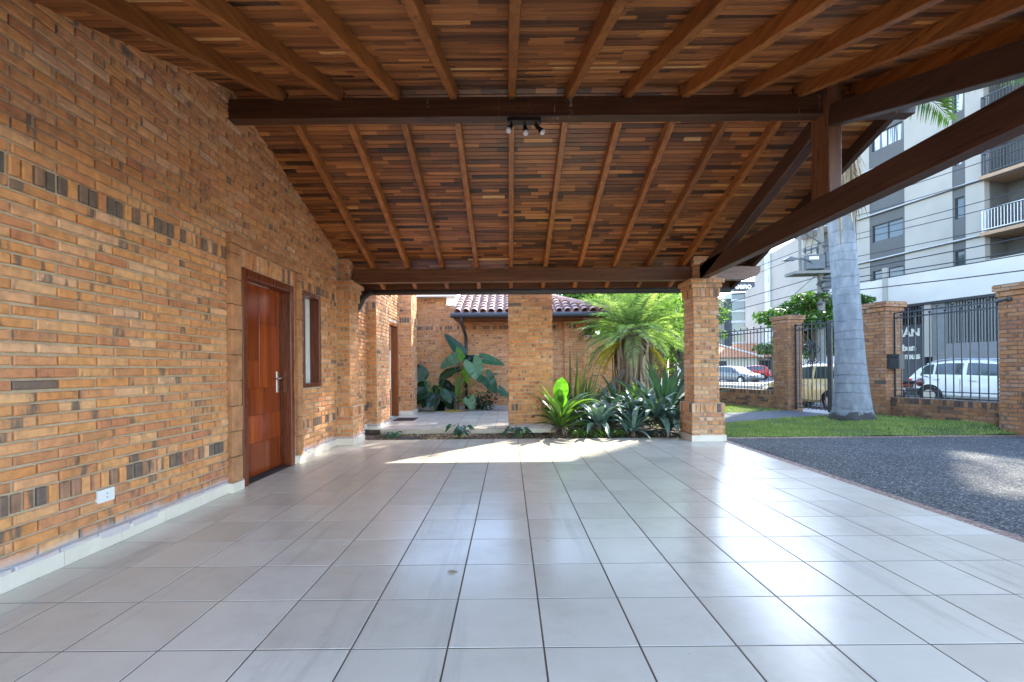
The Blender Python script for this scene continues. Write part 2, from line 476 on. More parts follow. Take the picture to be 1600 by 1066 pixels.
def brick_prism(mb, cx, cy, hx, hy, z0, z1, U=(1, 0), soldiers=(), ch=.0045, dark=.008, sides=(1, 1, 1, 1), p=.010):
    """rectangular brick pier with mortar core; U = direction of local x in plan"""
    ux = V((U[0], U[1], 0)).normalized(); uy = V((-ux.y, ux.x, 0))
    c = V((cx, cy, 0))
    rows = rows_between(z0, z1, soldiers)
    mb.obox(c+V((0,0,(z0+z1)/2)), ux*hx, uy*hy, V((0,0,(z1-z0)/2)), 1)
    if sides[0]: bricks(mb, c-ux*(hx+p)-uy*hy, ux, -uy, 2*hx+2*p, rows, ch=ch, dark=dark, p=p, sdark=.22)
    if sides[1]: bricks(mb, c+ux*hx-uy*hy, uy, ux, 2*hy, rows, ch=ch, dark=dark, p=p, off=.123, sdark=.22)
    if sides[2]: bricks(mb, c+ux*(hx+p)+uy*hy, -ux, uy, 2*hx+2*p, rows, ch=ch, dark=dark, p=p, sdark=.22)
    if sides[3]: bricks(mb, c-ux*hx+uy*hy, -uy, -ux, 2*hy, rows, ch=ch, dark=dark, p=p, off=.123, sdark=.22)

# ------------------------------------------------------------------ key dimensions
WX = -2.69                       # left wall plane
RIDGE_Y, RIDGE_Z, SL = 4.40, 3.90, .345
EAVE_B, EAVE_F = 7.92, .88
ROOF_R = 3.97
deckz = lambda y: RIDGE_Z - SL*abs(y-RIDGE_Y)
FA = V((7.36, 12.30, 0)); FU = V((.2425, -.9701, 0)); FN = V((.9701, .2425, 0))
def FP(a, off=0.0, z=0.0):
    p = FA+FU*a+FN*off
    return V((p.x, p.y, z))
FXY = lambda y: 7.36+.25*(12.30-y)
def sstep(a, b, x):
    t = min(1, max(0, (x-a)/(b-a))); return t*t*(3-2*t)
def gz(x, y):
    return .125*sstep(4.0, 8.0, x)*(1-sstep(9.0, 11.2, y))*sstep(7.44, 7.95, y)-.0 + .012*math.sin(x*3.1+y)*math.sin(y*2.7)*sstep(3.9, 5, x)*(1-sstep(9.0, 10.5, y))

# ------------------------------------------------------------------ SETTING
g = MB(); g.quad((-400,-400,-.30), (400,-400,-.30), (400,600,-.30), (-400,600,-.30))
tag(g.build('ground', M['earth']), kind='structure')

def strip(name, o0, o1, a0, a1, z, mat, th=.14):
    b = MB()
    p = [FP(a0,o0), FP(a1,o0), FP(a1,o1), FP(a0,o1)]
    b.prism([(q.x,q.y) for q in p], z-th, z, 'z')
    return tag(b.build(name, mat), kind='structure')
strip('sidewalk', .24, 1.30, -60, 16, -.03, M['pave'])
strip('street', 1.30, 11.6, -110, 24, -.15, M['asphalt'])
strip('far_sidewalk', 11.6, 17.6, -60, 24, -.02, M['pave'])

# yard base soil
b = MB(); b.prism([(-12,-9),(FXY(-9)+.05,-9),(FXY(19)+.05,19),(-12,19)], -.29, -.035, 'z')
tag(b.build('yard_soil', M['soil']), kind='structure')
# carport floor tiles
TW = .402; TX0 = .136; TY0 = 1.877
def tiles(name, x0, x1, y0, y1, z, mat):
    b = MB()
    b.box(x0, x1, y0, y1, z-.08, z-.0018, 1, .5)
    if z > 0: b.box(x0+.3, x1, y0-.014, y0-.001, -.03, z-.004, 0, .3)
    i0 = math.floor((x0-TX0)/TW); i1 = math.ceil((x1-TX0)/TW)
    j0 = math.floor((y0-TY0)/TW); j1 = math.ceil((y1-TY0)/TW)
    for i in range(i0, i1):
        for j in range(j0, j1):
            xa = max(x0, TX0+i*TW+.0024); xb = min(x1, TX0+(i+1)*TW-.0024)
            ya = max(y0, TY0+j*TW+.0024); yb = min(y1, TY0+(j+1)*TW-.0024)
            if xb-xa < .02 or yb-ya < .02: continue
            t = [random.uniform(-.0004, .0004) for _ in range(4)]
            c = .0025
            vs = [(xa,ya,z-.004),(xb,ya,z-.004),(xb,yb,z-.004),(xa,yb,z-.004),
                  (xa+c,ya+c,z+t[0]),(xb-c,ya+c,z+t[1]),(xb-c,yb-c,z+t[2]),(xa+c,yb-c,z+t[0]+t[2]-t[1])]
            b.add(vs, [(4,5,6,7),(0,1,5,4),(1,2,6,5),(2,3,7,6),(3,0,4,7)], 0)
    return tag(b.build(name, mat), kind='structure')
tiles('carport_floor', WX, TX0+8*TW, -3.0, TY0+14*TW, 0.0, [M['tile'], M['grout']])
tiles('patio_floor', WX, .62, 8.36, 12.05, .06, [M['tile'], M['grout']])
FX1 = TX0+8*TW
b = MB(); b.prism([(FX1+.12,-9),(FXY(-9)-.12,-9),(FXY(7.38)-.12,7.38),(FX1+.12,7.38)], -.05, -.012, 'z')
tag(b.build('driveway', M['gravel']), kind='structure')
b = MB(); b.prism([(FX1+.003,-9),(FX1+.12,-9),(FX1+.12,7.38),(FX1+.003,7.50)], -.05, -.006, 'z')
b.prism([(FX1+.12,7.38),(FXY(7.38)-.10,7.38),(FXY(7.47)-.10,7.47),(FX1+.06,7.47)], -.05, -.004, 'z')
tag(b.build('driveway_border', M['pebble']), kind='structure')

# lawn surface
def sheet(name, P, nu, nv, dz, mat):
    vs = []; fs = []
    for i in range(nu+1):
        for j in range(nv+1):
            s = i/nu; t = j/nv
            a = V(P[0])*(1-s)*(1-t)+V(P[1])*s*(1-t)+V(P[2])*s*t+V(P[3])*(1-s)*t
            vs.append((a.x, a.y, gz(a.x, a.y)+dz))
    for i in range(nu):
        for j in range(nv):
            k = i*(nv+1)+j
            fs.append((k, k+nv+1, k+nv+2, k+1))
    o = mesh_obj(name, vs, fs, mat, smooth=True)
    return tag(o, kind='structure')
sheet('lawn', [(3.42,7.46),(FXY(7.46)-.02,7.46),(FXY(18)-.02,18),(3.42,18)][0:4] and [(3.42,7.46,0),(FXY(7.46)-.02,7.46,0),(FXY(18)-.02,18,0),(3.42,18,0)], 60, 100, -.004, M['turf'])
PATH = [(3.45,9.05,0),(7.86,10.25,0),(7.40,12.0,0),(3.45,10.55,0)]
sheet('path', PATH, 60, 60, .010, M['path'])

# grass blades (uncountable)
def in_path(x, y):
    t = (x-3.45)/(7.6-3.45)
    return 9.05+t*1.15-.02 < y < 10.55+t*1.4+.02 and x < 7.9
def grass():
    vs = []; fs = []; rn = []
    def patch(x0, x1, y0, y1, dens, hmin, hmax):
        n = int((x1-x0)*(y1-y0)*dens)
        for _ in range(n):
            x = random.uniform(x0, x1); y = random.uniform(y0, y1)
            if x > FXY(y)-.06 or in_path(x, y): continue
            if math.hypot(x-6.88, y-9.02) < .34: continue
            cl = .5+.5*math.sin(x*4.3+1.7*math.sin(y*3.1))*math.sin(y*5.1+x)
            if random.random() > .45+.55*cl: continue
            h = random.uniform(hmin, hmax)*(.6+.5*cl); a = random.uniform(0, 6.28); w = random.uniform(.003, .006)
            ln = random.uniform(.2, .9)*h; ta = random.uniform(0, 6.28)
            z = gz(x, y)-.006
            dx, dy = math.cos(a)*w, math.sin(a)*w
            k = len(vs)
            vs.extend([(x-dx,y-dy,z),(x+dx,y+dy,z),(x+math.cos(ta)*ln,y+math.sin(ta)*ln,z+h)])
            fs.append((k,k+1,k+2)); rn.append(min(1, max(0, random.gauss(.45, .22)+.25*(cl-.5))))
    patch(3.46, 9.0, 7.47, 8.6, 4200, .03, .065)
    patch(3.46, 9.0, 8.6, 10.4, 2400, .03, .065)
    patch(3.46, 8.2, 10.2, 13.5, 1500, .03, .07)
    patch(3.46, 7.0, 13.5, 18, 500, .04, .08)
    o = mesh_obj('lawn_grass', vs, fs, M['grass'], rnd=rn)
    tag(o, 'short green lawn grass between driveway and brick fence', 'grass', kind='stuff')
grass()

# ------------------------------------------------------------------ BRICK HOUSE
house = thing('brick_house', 'orange brick house with tall side wall, two wooden doors and a low clay roofed wing', 'house', (WX, 4.0, 0))
DOOR = (4.515, 5.596, 2.21); WIN = (5.863, 6.41, .94, 2.216); DOOR2 = (9.75, 10.90, 2.27)
def wtop(y):
    if y < EAVE_F: return 2.70
    if y < 7.95: return deckz(y)+.02
    return 3.16
wall = MB()
def wsec(y0, y1, zb, zt=None):
    if zt is not None:
        wall.box(WX-.28, WX, y0, y1, zb, zt, 1); return
    pts = [(y0, zb), (y1, zb), (y1, wtop(y1-1e-4))]
    for yy in (7.95, RIDGE_Y, EAVE_F):
        if y0 < yy < y1:
            pts += [(yy, 3.16), (yy, wtop(yy-1e-3))] if yy == 7.95 else [(yy, wtop(yy))]
    pts.append((y0, wtop(y0+1e-4)))
    wall.prism(pts, WX-.28, WX, 'x', 1)
wsec(-3.0, DOOR[0], 0); wsec(DOOR[0], DOOR[1], DOOR[2]); wsec(DOOR[1], WIN[0], 0)
wsec(WIN[0], WIN[1], 0, WIN[2]); wsec(WIN[0], WIN[1], WIN[3]); wsec(WIN[1], DOOR2[0], 0)
wsec(DOOR2[0], DOOR2[1], DOOR2[2]); wsec(DOOR2[1], 13.1, 0)
BANDL = (4.29, 4.455); BANDR = (5.665, 5.80); BANDZ = (2.40, 2.49)
def wiv(za, zb):
    Y0 = -3.0
    segs = [(Y0, 7.0), (7.5, 8.5), (9.42, 11.1), (11.75, 12.78)]
    holes = []
    zm = (za+zb)/2
    if zm < BANDZ[1]: holes.append((BANDL[0], BANDR[1]))
    if WIN[2]-.03 < zm < WIN[3]+.03: holes.append((WIN[0], WIN[1]))
    if zm < DOOR2[2]+.02: holes.append((DOOR2[0], DOOR2[1]))
    out = []
    for s, e in segs:
        cur = [(s, e)]
        for h0, h1 in holes:
            nx = []
            for a, b2 in cur:
                if h1 <= a or h0 >= b2: nx.append((a, b2)); continue
                if h0-.004 > a: nx.append((a, h0-.004))
                if h1+.004 < b2: nx.append((h1+.004, b2))
            cur = nx
        out += cur
    return [(a-Y0, b2-Y0) for a, b2 in out]
wrows = rows_between(-.009, 3.95, [(.405, .52), (2.232, 2.352)])
bricks(wall, (WX, -3.0, 0), (0, 1, 0), (1, 0, 0), 16, wrows, iv=wiv, clamp=lambda u: wtop(u-3.0), p=.017, ch=.006, off=.06, jit=.004, g=.015)
# soldier course over the door, between jamb bands
bricks(wall, (WX, 0, 0), (0, 1, 0), (1, 0, 0), 6, [(2.225, 2.392, 's')], iv=lambda a, b2: [(BANDL[1]+.004, BANDR[0]-.004)], p=.008, sdark=.12)
bricks(wall, (WX, 0, 0), (0, 1, 0), (1, 0, 0), 6, rows_between(.0, 2.21), iv=lambda a, b2: [(BANDL[1]+.006, DOOR[0]-.002), (DOOR[1]+.002, BANDR[0]-.004)], p=.006)
wall.build('wall', [M['brick'], M['mortar']], house)
# raised band round the door
bd = MB()
def band_v(y0, y1, z0, z1, pr):
    z = z0
    while z < z1-.02:
        ze = min(z+.245, z1)
        j = random.uniform(-.004, .004)
        bd.obox((WX+pr/2-.004+j, (y0+y1)/2+random.uniform(-.002,.002), (z+ze-.008)/2), V((0,0,(ze-z-.008)/2)), V((pr/2,0,0)), V((0,(y1-y0)/2,0)), 0, ch=.006)
        z = ze
band_v(BANDL[0], BANDL[1], .098, BANDZ[0]-.003, .060)
band_v(BANDR[0], BANDR[1], .098, BANDZ[0]-.003, .048)
y = BANDL[0]
while y < BANDR[1]-.02:
    ye = min(y+.245, BANDR[1])
    bd.obox((WX+.026, (y+ye-.008)/2, sum(BANDZ)/2), V((0,(ye-y-.008)/2,0)), V((.03,0,0)), V((0,0,(BANDZ[1]-BANDZ[0])/2)), 0, ch=.006)
    y = ye
bd.build('door_surround', M['flat_brick'], house)
# pilasters
def pilaster(y0, y1, pr, ztop, cap=True, zb=0.0):
    b = MB()
    cy = (y0+y1)/2; h = (y1-y0)/2
    def lvl(hy, prj, za, zc, sold=()):
        brick_prism(b, WX+prj/2, cy, prj/2, hy, za, zc, soldiers=sold, sides=(1,1,1,0))
    if cap:
        lvl(h, pr, zb, .60, [(.45, .60)])
        lvl(h-.05, pr-.06, .60, 2.27)
        lvl(h-.03, pr-.04, 2.27, 2.42, [(2.27, 2.42)])
        lvl(h-.01, pr-.015, 2.42, 2.49)
        lvl(h+.02, pr+.015, 2.49, 2.565)
        lvl(h-.10, pr-.085, 2.565, ztop)
    else:
        lvl(h, pr, zb, ztop, [(.46, .575), (2.33, 2.46)])
    o = b.build('pilaster', [M['brick'], M['mortar']], house)
    s = MB(); s.box(WX, WX+pr+.022, y0-.022, y1+.022, zb+.001, zb+.095)
    s.build('skirting', M['skirting'], o)
pilaster(7.02, 7.53, .25, 2.93)
pilaster(8.50, 9.42, .19, 3.15, False, .0)
pilaster(11.10, 11.75, .29, 3.15, False, .06)
# skirting tiles along wall
SKS = {}
y = -2.9
while y < 12.7:
    ye = y+.40
    for s, e in ((-3.0, BANDL[0]), (BANDR[1], 7.0), (7.55, 8.45), (9.45, DOOR2[0]-.08), (DOOR2[1]+.08, 11.07)):
        a, c = max(y, s), min(ye-.004, e)
        if c-a > .03: SKS.setdefault(s, MB()).obox((WX+.007, (a+c)/2, .049 if y < 8.3 else .11), V((0,(c-a)/2,0)), V((.013,0,0)), V((0,0,.047)), 0, ch=.003)
    y = ye
for (y0, y1, pr) in ((BANDL[0]-.01, BANDL[1], .068), (BANDL[1]+.004, DOOR[0]-.004, .024), (DOOR[1]+.004, BANDR[0]-.002, .024), (BANDR[0], BANDR[1]+.01, .058)):
    SKS.setdefault(-100-y0, MB()).box(WX, WX+pr, y0, y1, .002, .094)
for q_ in SKS.values(): q_.build('skirting', M['skirting'], house)

def door(y0, y1, zt, zb, fmat='frame', long_handle=False, recess=.11, fw=.085):
    d = MB()
    # frame
    for (a, c, e, f) in ((y0, y0+fw, zb, zt), (y1-fw, y1, zb, zt)):
        d.obox((WX-.055, (a+c)/2, (e+f)/2), V((0,0,(f-e)/2)), V((.085,0,0)), V((0,(c-a)/2,0)), 0, ch=.008)
    d.obox((WX-.0555, (y0+y1)/2, zt-fw/2), V((0,(y1-y0)/2-fw-.001,0)), V((.084,0,0)), V((0,0,fw/2)), 0, ch=.008)
    fr = d.build('door', M[fmat], house)
    l = MB()
    X = WX-recess
    ya, yb, za, zc = y0+fw, y1-fw, zb+.012, zt-fw
    # leaf made of flush panels with grooves between
    H = zc-za; W = yb-ya
    if long_handle:
        pan = [(0,1,0,1)]
    else:
        pan = [(0,.5,.71,1-.0),(0,.5,.455,.71),(.5,1,.82,1),(.5,1,.455,.82),(0,1,.315,.455),(0,.5,.155,.315),(.5,1,.155,.315),(0,1,0,.155)]
        pan = [(0,.5,.60,1),(0,.5,.455,.60),(.5,1,.80,1),(.5,1,.455,.80),(0,1,.315,.455),(0,.5,.17,.315),(.5,1,.17,.315),(0,1,0,.17)]
    l.box(X-.03, X-.006, ya+.002, yb-.002, za, zc-.002, 0, .1)
    for (u0, u1, v0, v1) in pan:
        l.obox((X-.003, ya+W*(u0+u1)/2, za+H*(v0+v1)/2), V((0,0,H*(v1-v0)/2-.0045)), V((.006,0,0)), V((0,W*(u1-u0)/2-.0045,0)), 0, ch=.0045)
    lo = l.build('door_leaf', M['door'], fr)
    h = MB()
    if long_handle:
        yy = 10.52
        h.tube([(X+.07, yy, .72), (X+.07, yy, 1.62)], .016, 10)
        for z in (.82, 1.52): h.tube([(X, yy, z), (X+.07, yy, z)], .010, 8)
        ob = h.build('handle', M['steel'], fr, smooth=False)
    else:
        yy = yb-.075
        h.obox((X+.008, yy, 1.03), V((0,0,.125)), V((.006,0,0)), V((0,.024,0)), 0, ch=.004)
        h.tube([(X+.012,yy,1.07),(X+.055,yy,1.07)], .011, 10)
        h.tube([(X+.055,yy+.005,1.075),(X+.058,yy-.03,1.075),(X+.058,yy-.09,1.07),(X+.052,yy-.125,1.065)], .010, 10)
        h.tube([(X+.012,yy,.97),(X+.026,yy,.97)], .013, 12)
        h.build('handle', M['steel'], fr)
    return fr
door(DOOR[0], DOOR[1], DOOR[2], .0)
door(DOOR2[0], DOOR2[1], DOOR2[2], .06, 'doorframe2', long_handle=True, recess=.15)
# threshold
th = MB(); th.box(WX-.15, WX+.012, DOOR[0]+.087, DOOR[1]-.087, .0015, .014); th.build('threshold', M['mat'], house)
# window
wf = MB(); y0, y1, z0, z1 = WIN; f = .055
for (a, c) in ((y0, y0+f), (y1-f, y1)):
    wf.obox((WX-.06, (a+c)/2, (z0+z1)/2), V((0,0,(z1-z0)/2)), V((.085,0,0)), V((0,(c-a)/2,0)), 0, ch=.006)
for (a, c) in ((z0, z0+f), (z1-f, z1)):
    wf.obox((WX-.0605, (y0+y1)/2, (a+c)/2), V((0,(y1-y0)/2-f-.001,0)), V((.084,0,0)), V((0,0,(c-a)/2)), 0, ch=.006)
win = wf.build('window', M['frame'], house)
pn = MB(); pn.box(WX-.128, WX-.122, y0+f, y1-f, z0+f, z1-f); 
mg, ntg, bg = newmat('clear_glass'); bg.inputs['Transmission Weight'].default_value = .92; bg.inputs['Roughness'].default_value = .02; bg.inputs['Base Color'].default_value = (.9,.95,.95,1); bg.inputs['IOR'].default_value = 1.1
M['clear'] = mg
pn.build('pane', M['glass'], win)
cu = MB()
k = 0; yy = y0+f
while yy < y1-f-.001:
    ye = min(yy+.03, y1-f); dx = .012*(k % 2)
    cu.box(WX-.118+dx*.4, WX-.112+dx*.4, yy, ye, z0+f+.002, z1-f-.002); yy = ye; k += 1
cu.build('curtain', M['curtain'], win)
# outlet plate
ot = MB(); ot.obox((WX+.013, 2.98, .349), V((0,.062,0)), V((.009,0,0)), V((0,0,.043)), 0, ch=.004)
oo = ot.build('power_outlet', M['white'], house)
hl = MB()
for dz in (-.012, .012): hl.tube([(WX+.0225,2.985,.349+dz),(WX+.0235,2.985,.349+dz)], .004, 10)
hl.build('socket_holes', M['black'], oo)
# patio back wall and wing
bw = MB()
bw.box(-3.0, -1.78, 12.90, 13.2, 0, 3.2, 1)
bw.box(-1.78, 2.10, 12.80, 13.2, 0, 3.0, 1)
rws = rows_between(.0, 3.19, [(.40, .515), (2.30, 2.415)])
bricks(bw, (WX, 12.90, 0), (1,0,0), (0,-1,0), .91, rws, ch=.004)
rws = rows_between(.0, 2.98, [(.40, .515), (2.30, 2.415)])
bricks(bw, (-1.79, 12.80, 0), (1,0,0), (0,-1,0), 3.37, rws, ch=.004)
brick_prism(bw, 1.84, 12.83, .265, .16, 0, 2.9, soldiers=[(2.30, 2.44)], ch=.004)
bricks(bw, (2.10, 13.0, 0), (0,1,0), (1,0,0), 3.4, rws, ch=0)
bw.box(-3, 2.10, 13.2, 16.4, 0, 2.95, 1)
bw.build('back_wall', [M['brick'], M['mortar']], house)
sf = MB(); sf.box(-2.69, -1.47, 12.45, 13.1, 3.205, 3.25); sf.box(-2.69, -1.47, 12.38, 12.45, 3.18, 3.36)
sf.build('soffit', M['white'], house)
# wing roof: clay barrel tiles
EY, EZ, RS = 11.86, 2.66, .40
rt = MB()
def rz(y): return EZ+RS*(y-EY)
RXL, RXR = -1.45, 2.66
dirY = V((0, 1, RS)).normalized(); nrm = V((0, -RS, 1)).normalized()
ncol = int((RXR-RXL)/.225)
for i in range(ncol+1):
    x = RXL+.10+i*.225
    for j in range(10):
        s0 = j*.30
        ym = EY+s0*dirY.y
        if x > RXR-(ym-EY)-.05: continue
        L = .36
        vs = []; n = 7
        xj = x+random.uniform(-.006, .006)
        for t, rad, lift in ((s0, .098, .028), (s0+L, .082, .004)):
            base = V((xj, EY, EZ))+dirY*t+nrm*lift
            for k in range(n):
                a = math.pi*k/(n-1)
                vs.append(base+V((1,0,0))*math.cos(a)*rad+nrm*math.sin(a)*rad*.82)
            for k in range(n):
                a = math.pi*k/(n-1)
                vs.append(base+V((1,0,0))*math.cos(a)*(rad-.014)+nrm*math.sin(a)*(rad-.014)*.82)
        fs = [(k, k+1, 2*n+k+1, 2*n+k) for k in range(n-1)]+[(k+1, k, n+k, n+k+1) for k in range(n-1)]
        fs += [(n+k+1, n+k, 3*n+k, 3*n+k+1) for k in range(n-1)]
        rt.add(vs, fs, 0)
YT = EY+2.8
rt.add([(RXL,EY,EZ-.01),(RXR,EY,EZ-.01),(RXR-(YT-EY),YT,rz(YT)-.01),(RXL,YT,rz(YT)-.01),
        (RXL,EY,EZ-.07),(RXR,EY,EZ-.07),(RXR-(YT-EY),YT,rz(YT)-.07),(RXL,YT,rz(YT)-.07)],
       [(0,1,2,3),(7,6,5,4),(0,4,5,1),(3,7,4,0)], 0, .5)
# hip face on the right
rt.add([(RXR,EY,EZ-.01),(RXR,16.8,EZ-.01),(RXR-2.8,YT,rz(YT)-.01),(RXR-2.8,16.8,rz(YT)-.01)], [(0,1,3,2)], 0, .4)
rt.tube([(RXR+.02,EY-.02,EZ+.03),(RXR-2.8,YT,rz(YT)+.05)], .10, 8)
rt.build('clay_roof', M['clay'], house)
fl = MB(); fl.box(RXL-.02, RXL+.02, EY+.5, YT, 2.78, 3.3); fl.build('flashing', M['white'], house)
so = MB(); so.box(RXL, 2.55, 11.92, 12.795, 2.50, 2.575); so.build('eave_board', M['frame'], house)
gu = MB(); gu.tube([(RXL-.06,11.80,2.585),(RXR+.06,11.80,2.585)], .068, 12)
gu.build('gutter', M['gutter'], house)
dp = MB(); dp.tube([(-1.24,11.83,2.56),(-1.24,11.83,2.45),(-1.22,12.2,2.28),(-1.20,12.68,2.1),(-1.20,12.70,1.9),(-1.20,12.70,.05)], .045, 10)
dp.build('downpipe', M['gutter'], house, smooth=True)
lp = MB(); lp.obox((1.18,12.745,2.26), V((0,0,.085)), V((.055,0,0)), V((0,.045,0)), 0, ch=.01); lp.build('wall_lamp', M['white'], house)

mt = MB(); mt.obox((-2.30, 10.02, .069), V((.22,0,0)), V((0,.25,0)), V((0,0,.007)), 0, ch=.003)
tag(mt.build('door_mat', M['mat'], origin=(-2.30,10.02,.062)), 'small dark brown doormat on the patio tiles below the far door', 'doormat')

# freestanding brick pier in the patio opening
pr = thing('brick_pier', 'broad square brick pier between patio and planting bed', 'pillar', (.40, 8.55, 0))
b = MB()
brick_prism(b, .40, 8.55, .405, .30, 0, .40, ch=.004)
brick_prism(b, .40, 8.55, .41, .305, .40, .54, soldiers=[(.40,.54)], ch=.004)
brick_prism(b, .40, 8.55, .395, .29, .54, 3.0, ch=.004)
b.build('shaft', [M['brick'], M['mortar']], pr)
s = MB(); s.box(-.03, .83, 8.225, 8.875, .0, .07); s.build('skirting', M['skirting'], pr)

# ------------------------------------------------------------------ CARPORT
car = thing('carport', 'open carport with dark timber truss roof on brick columns over the tiled floor', 'carport', (3.1, 4.4, 0))
def column(cx, cy):
    b = MB()
    P = lambda h, z0, z1, s=(): brick_prism(b, cx, cy, h, h, z0, z1, soldiers=s)
    P(.25, 0, .60, [(.455, .60)])
    P(.192, .60, 2.28)
    P(.208, 2.28, 2.42, [(2.28, 2.42)])
    P(.232, 2.42, 2.49)
    P(.258, 2.49, 2.565)
    P(.17, 2.565, 2.93)
    o = b.build('column', [M['brick2'], M['mortar2']], car)
    s = MB(); s.box(cx-.272, cx+.272, cy-.272, cy+.272, .001, .095); s.build('skirting', M['skirting'], o)
column(3.13, 7.33); column(3.13, 1.47)
# roof boards
dk = MB()
PIT = .0605
cosS = 1/math.hypot(1, SL)
for sgn in (1, -1):
    Ls = (EAVE_B-RIDGE_Y if sgn > 0 else RIDGE_Y-EAVE_F)/cosS
    n = int(Ls/PIT)
    dv = V((0, sgn, -SL)).normalized(); nv = V((0, -sgn*SL, -1)).normalized()
    for i in range(n):
        x = WX-.2-random.uniform(0, .6)
        row = random.gauss(0, .06)
        while x < ROOF_R:
            L = random.choice((.22, .3, .4, .5, .65, .85))*random.uniform(.85, 1.15)
            xa, xb = max(x, WX-.1), min(x+L-.0015, ROOF_R-.02)
            if xb-xa > .02:
                r = min(1, max(0, random.gauss(.47, .19)+row))
                c = V(((xa+xb)/2, RIDGE_Y, RIDGE_Z))+dv*((i+.5)*PIT)-nv*.010+nv*random.uniform(-.0012, .0012)
                dk.obox(c, V(((xb-xa)/2,0,0)), dv*(PIT/2-.0030), nv*.010, 0, r, ch=.0025)
            x += L
dk.build('roof_boards', M['deck'], car)
# roof covering above boards (clay coloured) and verge
rc = MB()
for sgn, ye in ((1, EAVE_B+.05), (-1, EAVE_F-.05)):
    z1 = RIDGE_Z-SL*abs(ye-RIDGE_Y)
    rc.prism([(RIDGE_Y, RIDGE_Z+.025), (ye, z1+.025), (ye, z1+.12), (RIDGE_Y, RIDGE_Z+.14)], WX-.25, ROOF_R+.02, 'x')
rc.build('roof_tiles', M['clay'], car)
# rafters
RXS = [.05+.556*k for k in range(-4, 7)]
for x in RXS:
    for sgn, ye in ((1, EAVE_B-.02), (-1, EAVE_F+.02)):
        b = MB()
        p0 = V((x, RIDGE_Y+sgn*.012, RIDGE_Z-.062)); p1 = V((x, ye, deckz(ye)-.062))
        b.beam(p0, p1, .066, .118, ch=.005)
        b.build('rafter', M['rafter'], car)
for sgn, ye in ((1, EAVE_B+.03), (-1, EAVE_F-.03)):
    b = MB(); b.beam((ROOF_R-.035, RIDGE_Y+sgn*.012, RIDGE_Z-.075), (ROOF_R-.035, ye, deckz(ye)-.075), .07, .15, ch=.005)
    b.build('edge_rafter', M['beamy'], car)
b = MB(); b.obox(((WX-.15+3.93)/2, 4.39, 3.685), V(((3.93-WX+.15)/2,0,0)), V((0,.06,0)), V((0,0,.098)), 0, .35, ch=.006)
b.build('ridge_beam', M['ridge'], car)
def end_profile(b, x0, x1, y, w, z0, z1):
    # beam with carved right end
    n = 8; h = z1-z0
    pts = [(x0, z0), (x1-.20, z0)]
    for i in range(n+1):
        t = i/n
        pts.append((x1-.20+.20*math.sin(t*math.pi/2)*(1 if t < 1 else 1), z0+.02+(h*.62)*(1-math.cos(t*math.pi/2))))
    pts += [(x1, z1), (x0, z1)]
    b.prism(pts, y-w/2, y+w/2, 'y', 0, .6)
b = MB(); b.obox(((-2.46+2.955)/2, 7.29, 2.675), V(((2.955+2.46)/2,0,0)), V((0,.065,0)), V((0,0,.107)), 0, .6, ch=.006)
end_profile(b, 3.305, 4.05, 7.29, .13, 2.572, 2.782)
b.build('eave_beam', M['beamx'], car)
b = MB(); b.obox(((WX-.1+2.955)/2, 1.51, 2.675), V(((2.955-WX+.1)/2,0,0)), V((0,.065,0)), V((0,0,.107)), 0, .6, ch=.006)
b.build('eave_beam', M['beamx'], car)
TXC = 3.105
b = MB(); b.beam((TXC, 1.2, 2.690), (TXC, 7.16, 2.690), .125, .235, ch=.006); b.build('tie_beam', M['beamy'], car)
b = MB(); b.obox((TXC, 4.385, 3.34), V((0,0,.53)), V((.063,0,0)), V((0,.125,0)), 0, .55, ch=.006); b.build('king_post', M['post'], car)
for sgn, ye in ((1, 7.12), (-1, 1.66)):
    b = MB(); za = 3.655-.10; L = abs(ye-RIDGE_Y)-.13
    b.beam((TXC-.0035, RIDGE_Y-.015+sgn*.128, za-.02), (TXC-.0035, ye, za-.02-SL*L), .118, .19, ch=.006); b.build('top_chord', M['beamy'], car)
b = MB(); b.box(WX+.01, 3.93, EAVE_B+.005, EAVE_B+.03, 2.575, 2.76); b.build('fascia', M['beamx'], car)
b = MB(); b.tube([(WX+.02,EAVE_B+.085,2.555),(3.95,EAVE_B+.085,2.545)], .062, 12); b.build('gutter', M['gutter'], car, smooth=True)
b = MB(); b.tube([(-2.40,EAVE_B+.02,2.54),(-2.42,EAVE_B-.10,2.50),(-2.47,7.66,2.40),(-2.50,7.63,2.30),(-2.62,7.66,2.12)], .052, 12)
b.build('downpipe', M['gutter'], car, smooth=True)

# spotlight bar under ridge beam
sp = thing('spotlight_bar', 'black three-headed spotlight bar under the ridge beam', 'lamp', (.17, 4.39, 3.587))
b = MB(); 
n = 20; w, d, h = .165, .045, .036
prof = []
for i in range(n):
    t = 2*math.pi*i/n
    prof.append((.17+(w-d)*(1 if math.cos(t) > 0 else -1)+d*math.cos(t), 4.375+d*math.sin(t)))
b.prism(prof, 3.587-h, 3.587, 'z'); b.build('base', M['black'], sp)
for (hx, tx, ty) in ((.045, -.035, -.06), (.175, .008, -.03), (.285, .075, -.01)):
    b = MB()
    p0 = V((hx, 4.37, 3.553)); p1 = V((hx, 4.36, 3.515))
    b.tube([p0, p1], .009, 8)
    ax = V((tx, ty, -.085)).normalized()
    b.tube([p1-ax*.012, p1+ax*.02, p1+ax*.05, p1+ax*.085], [.014, .02, .022, .031], 12)
    o = b.build('spot_head', M['black'], sp)
    c = MB(); c.ball(p1+ax*.088, .029, n=12, m=8); c.build('bulb', M['white'], o, smooth=True)

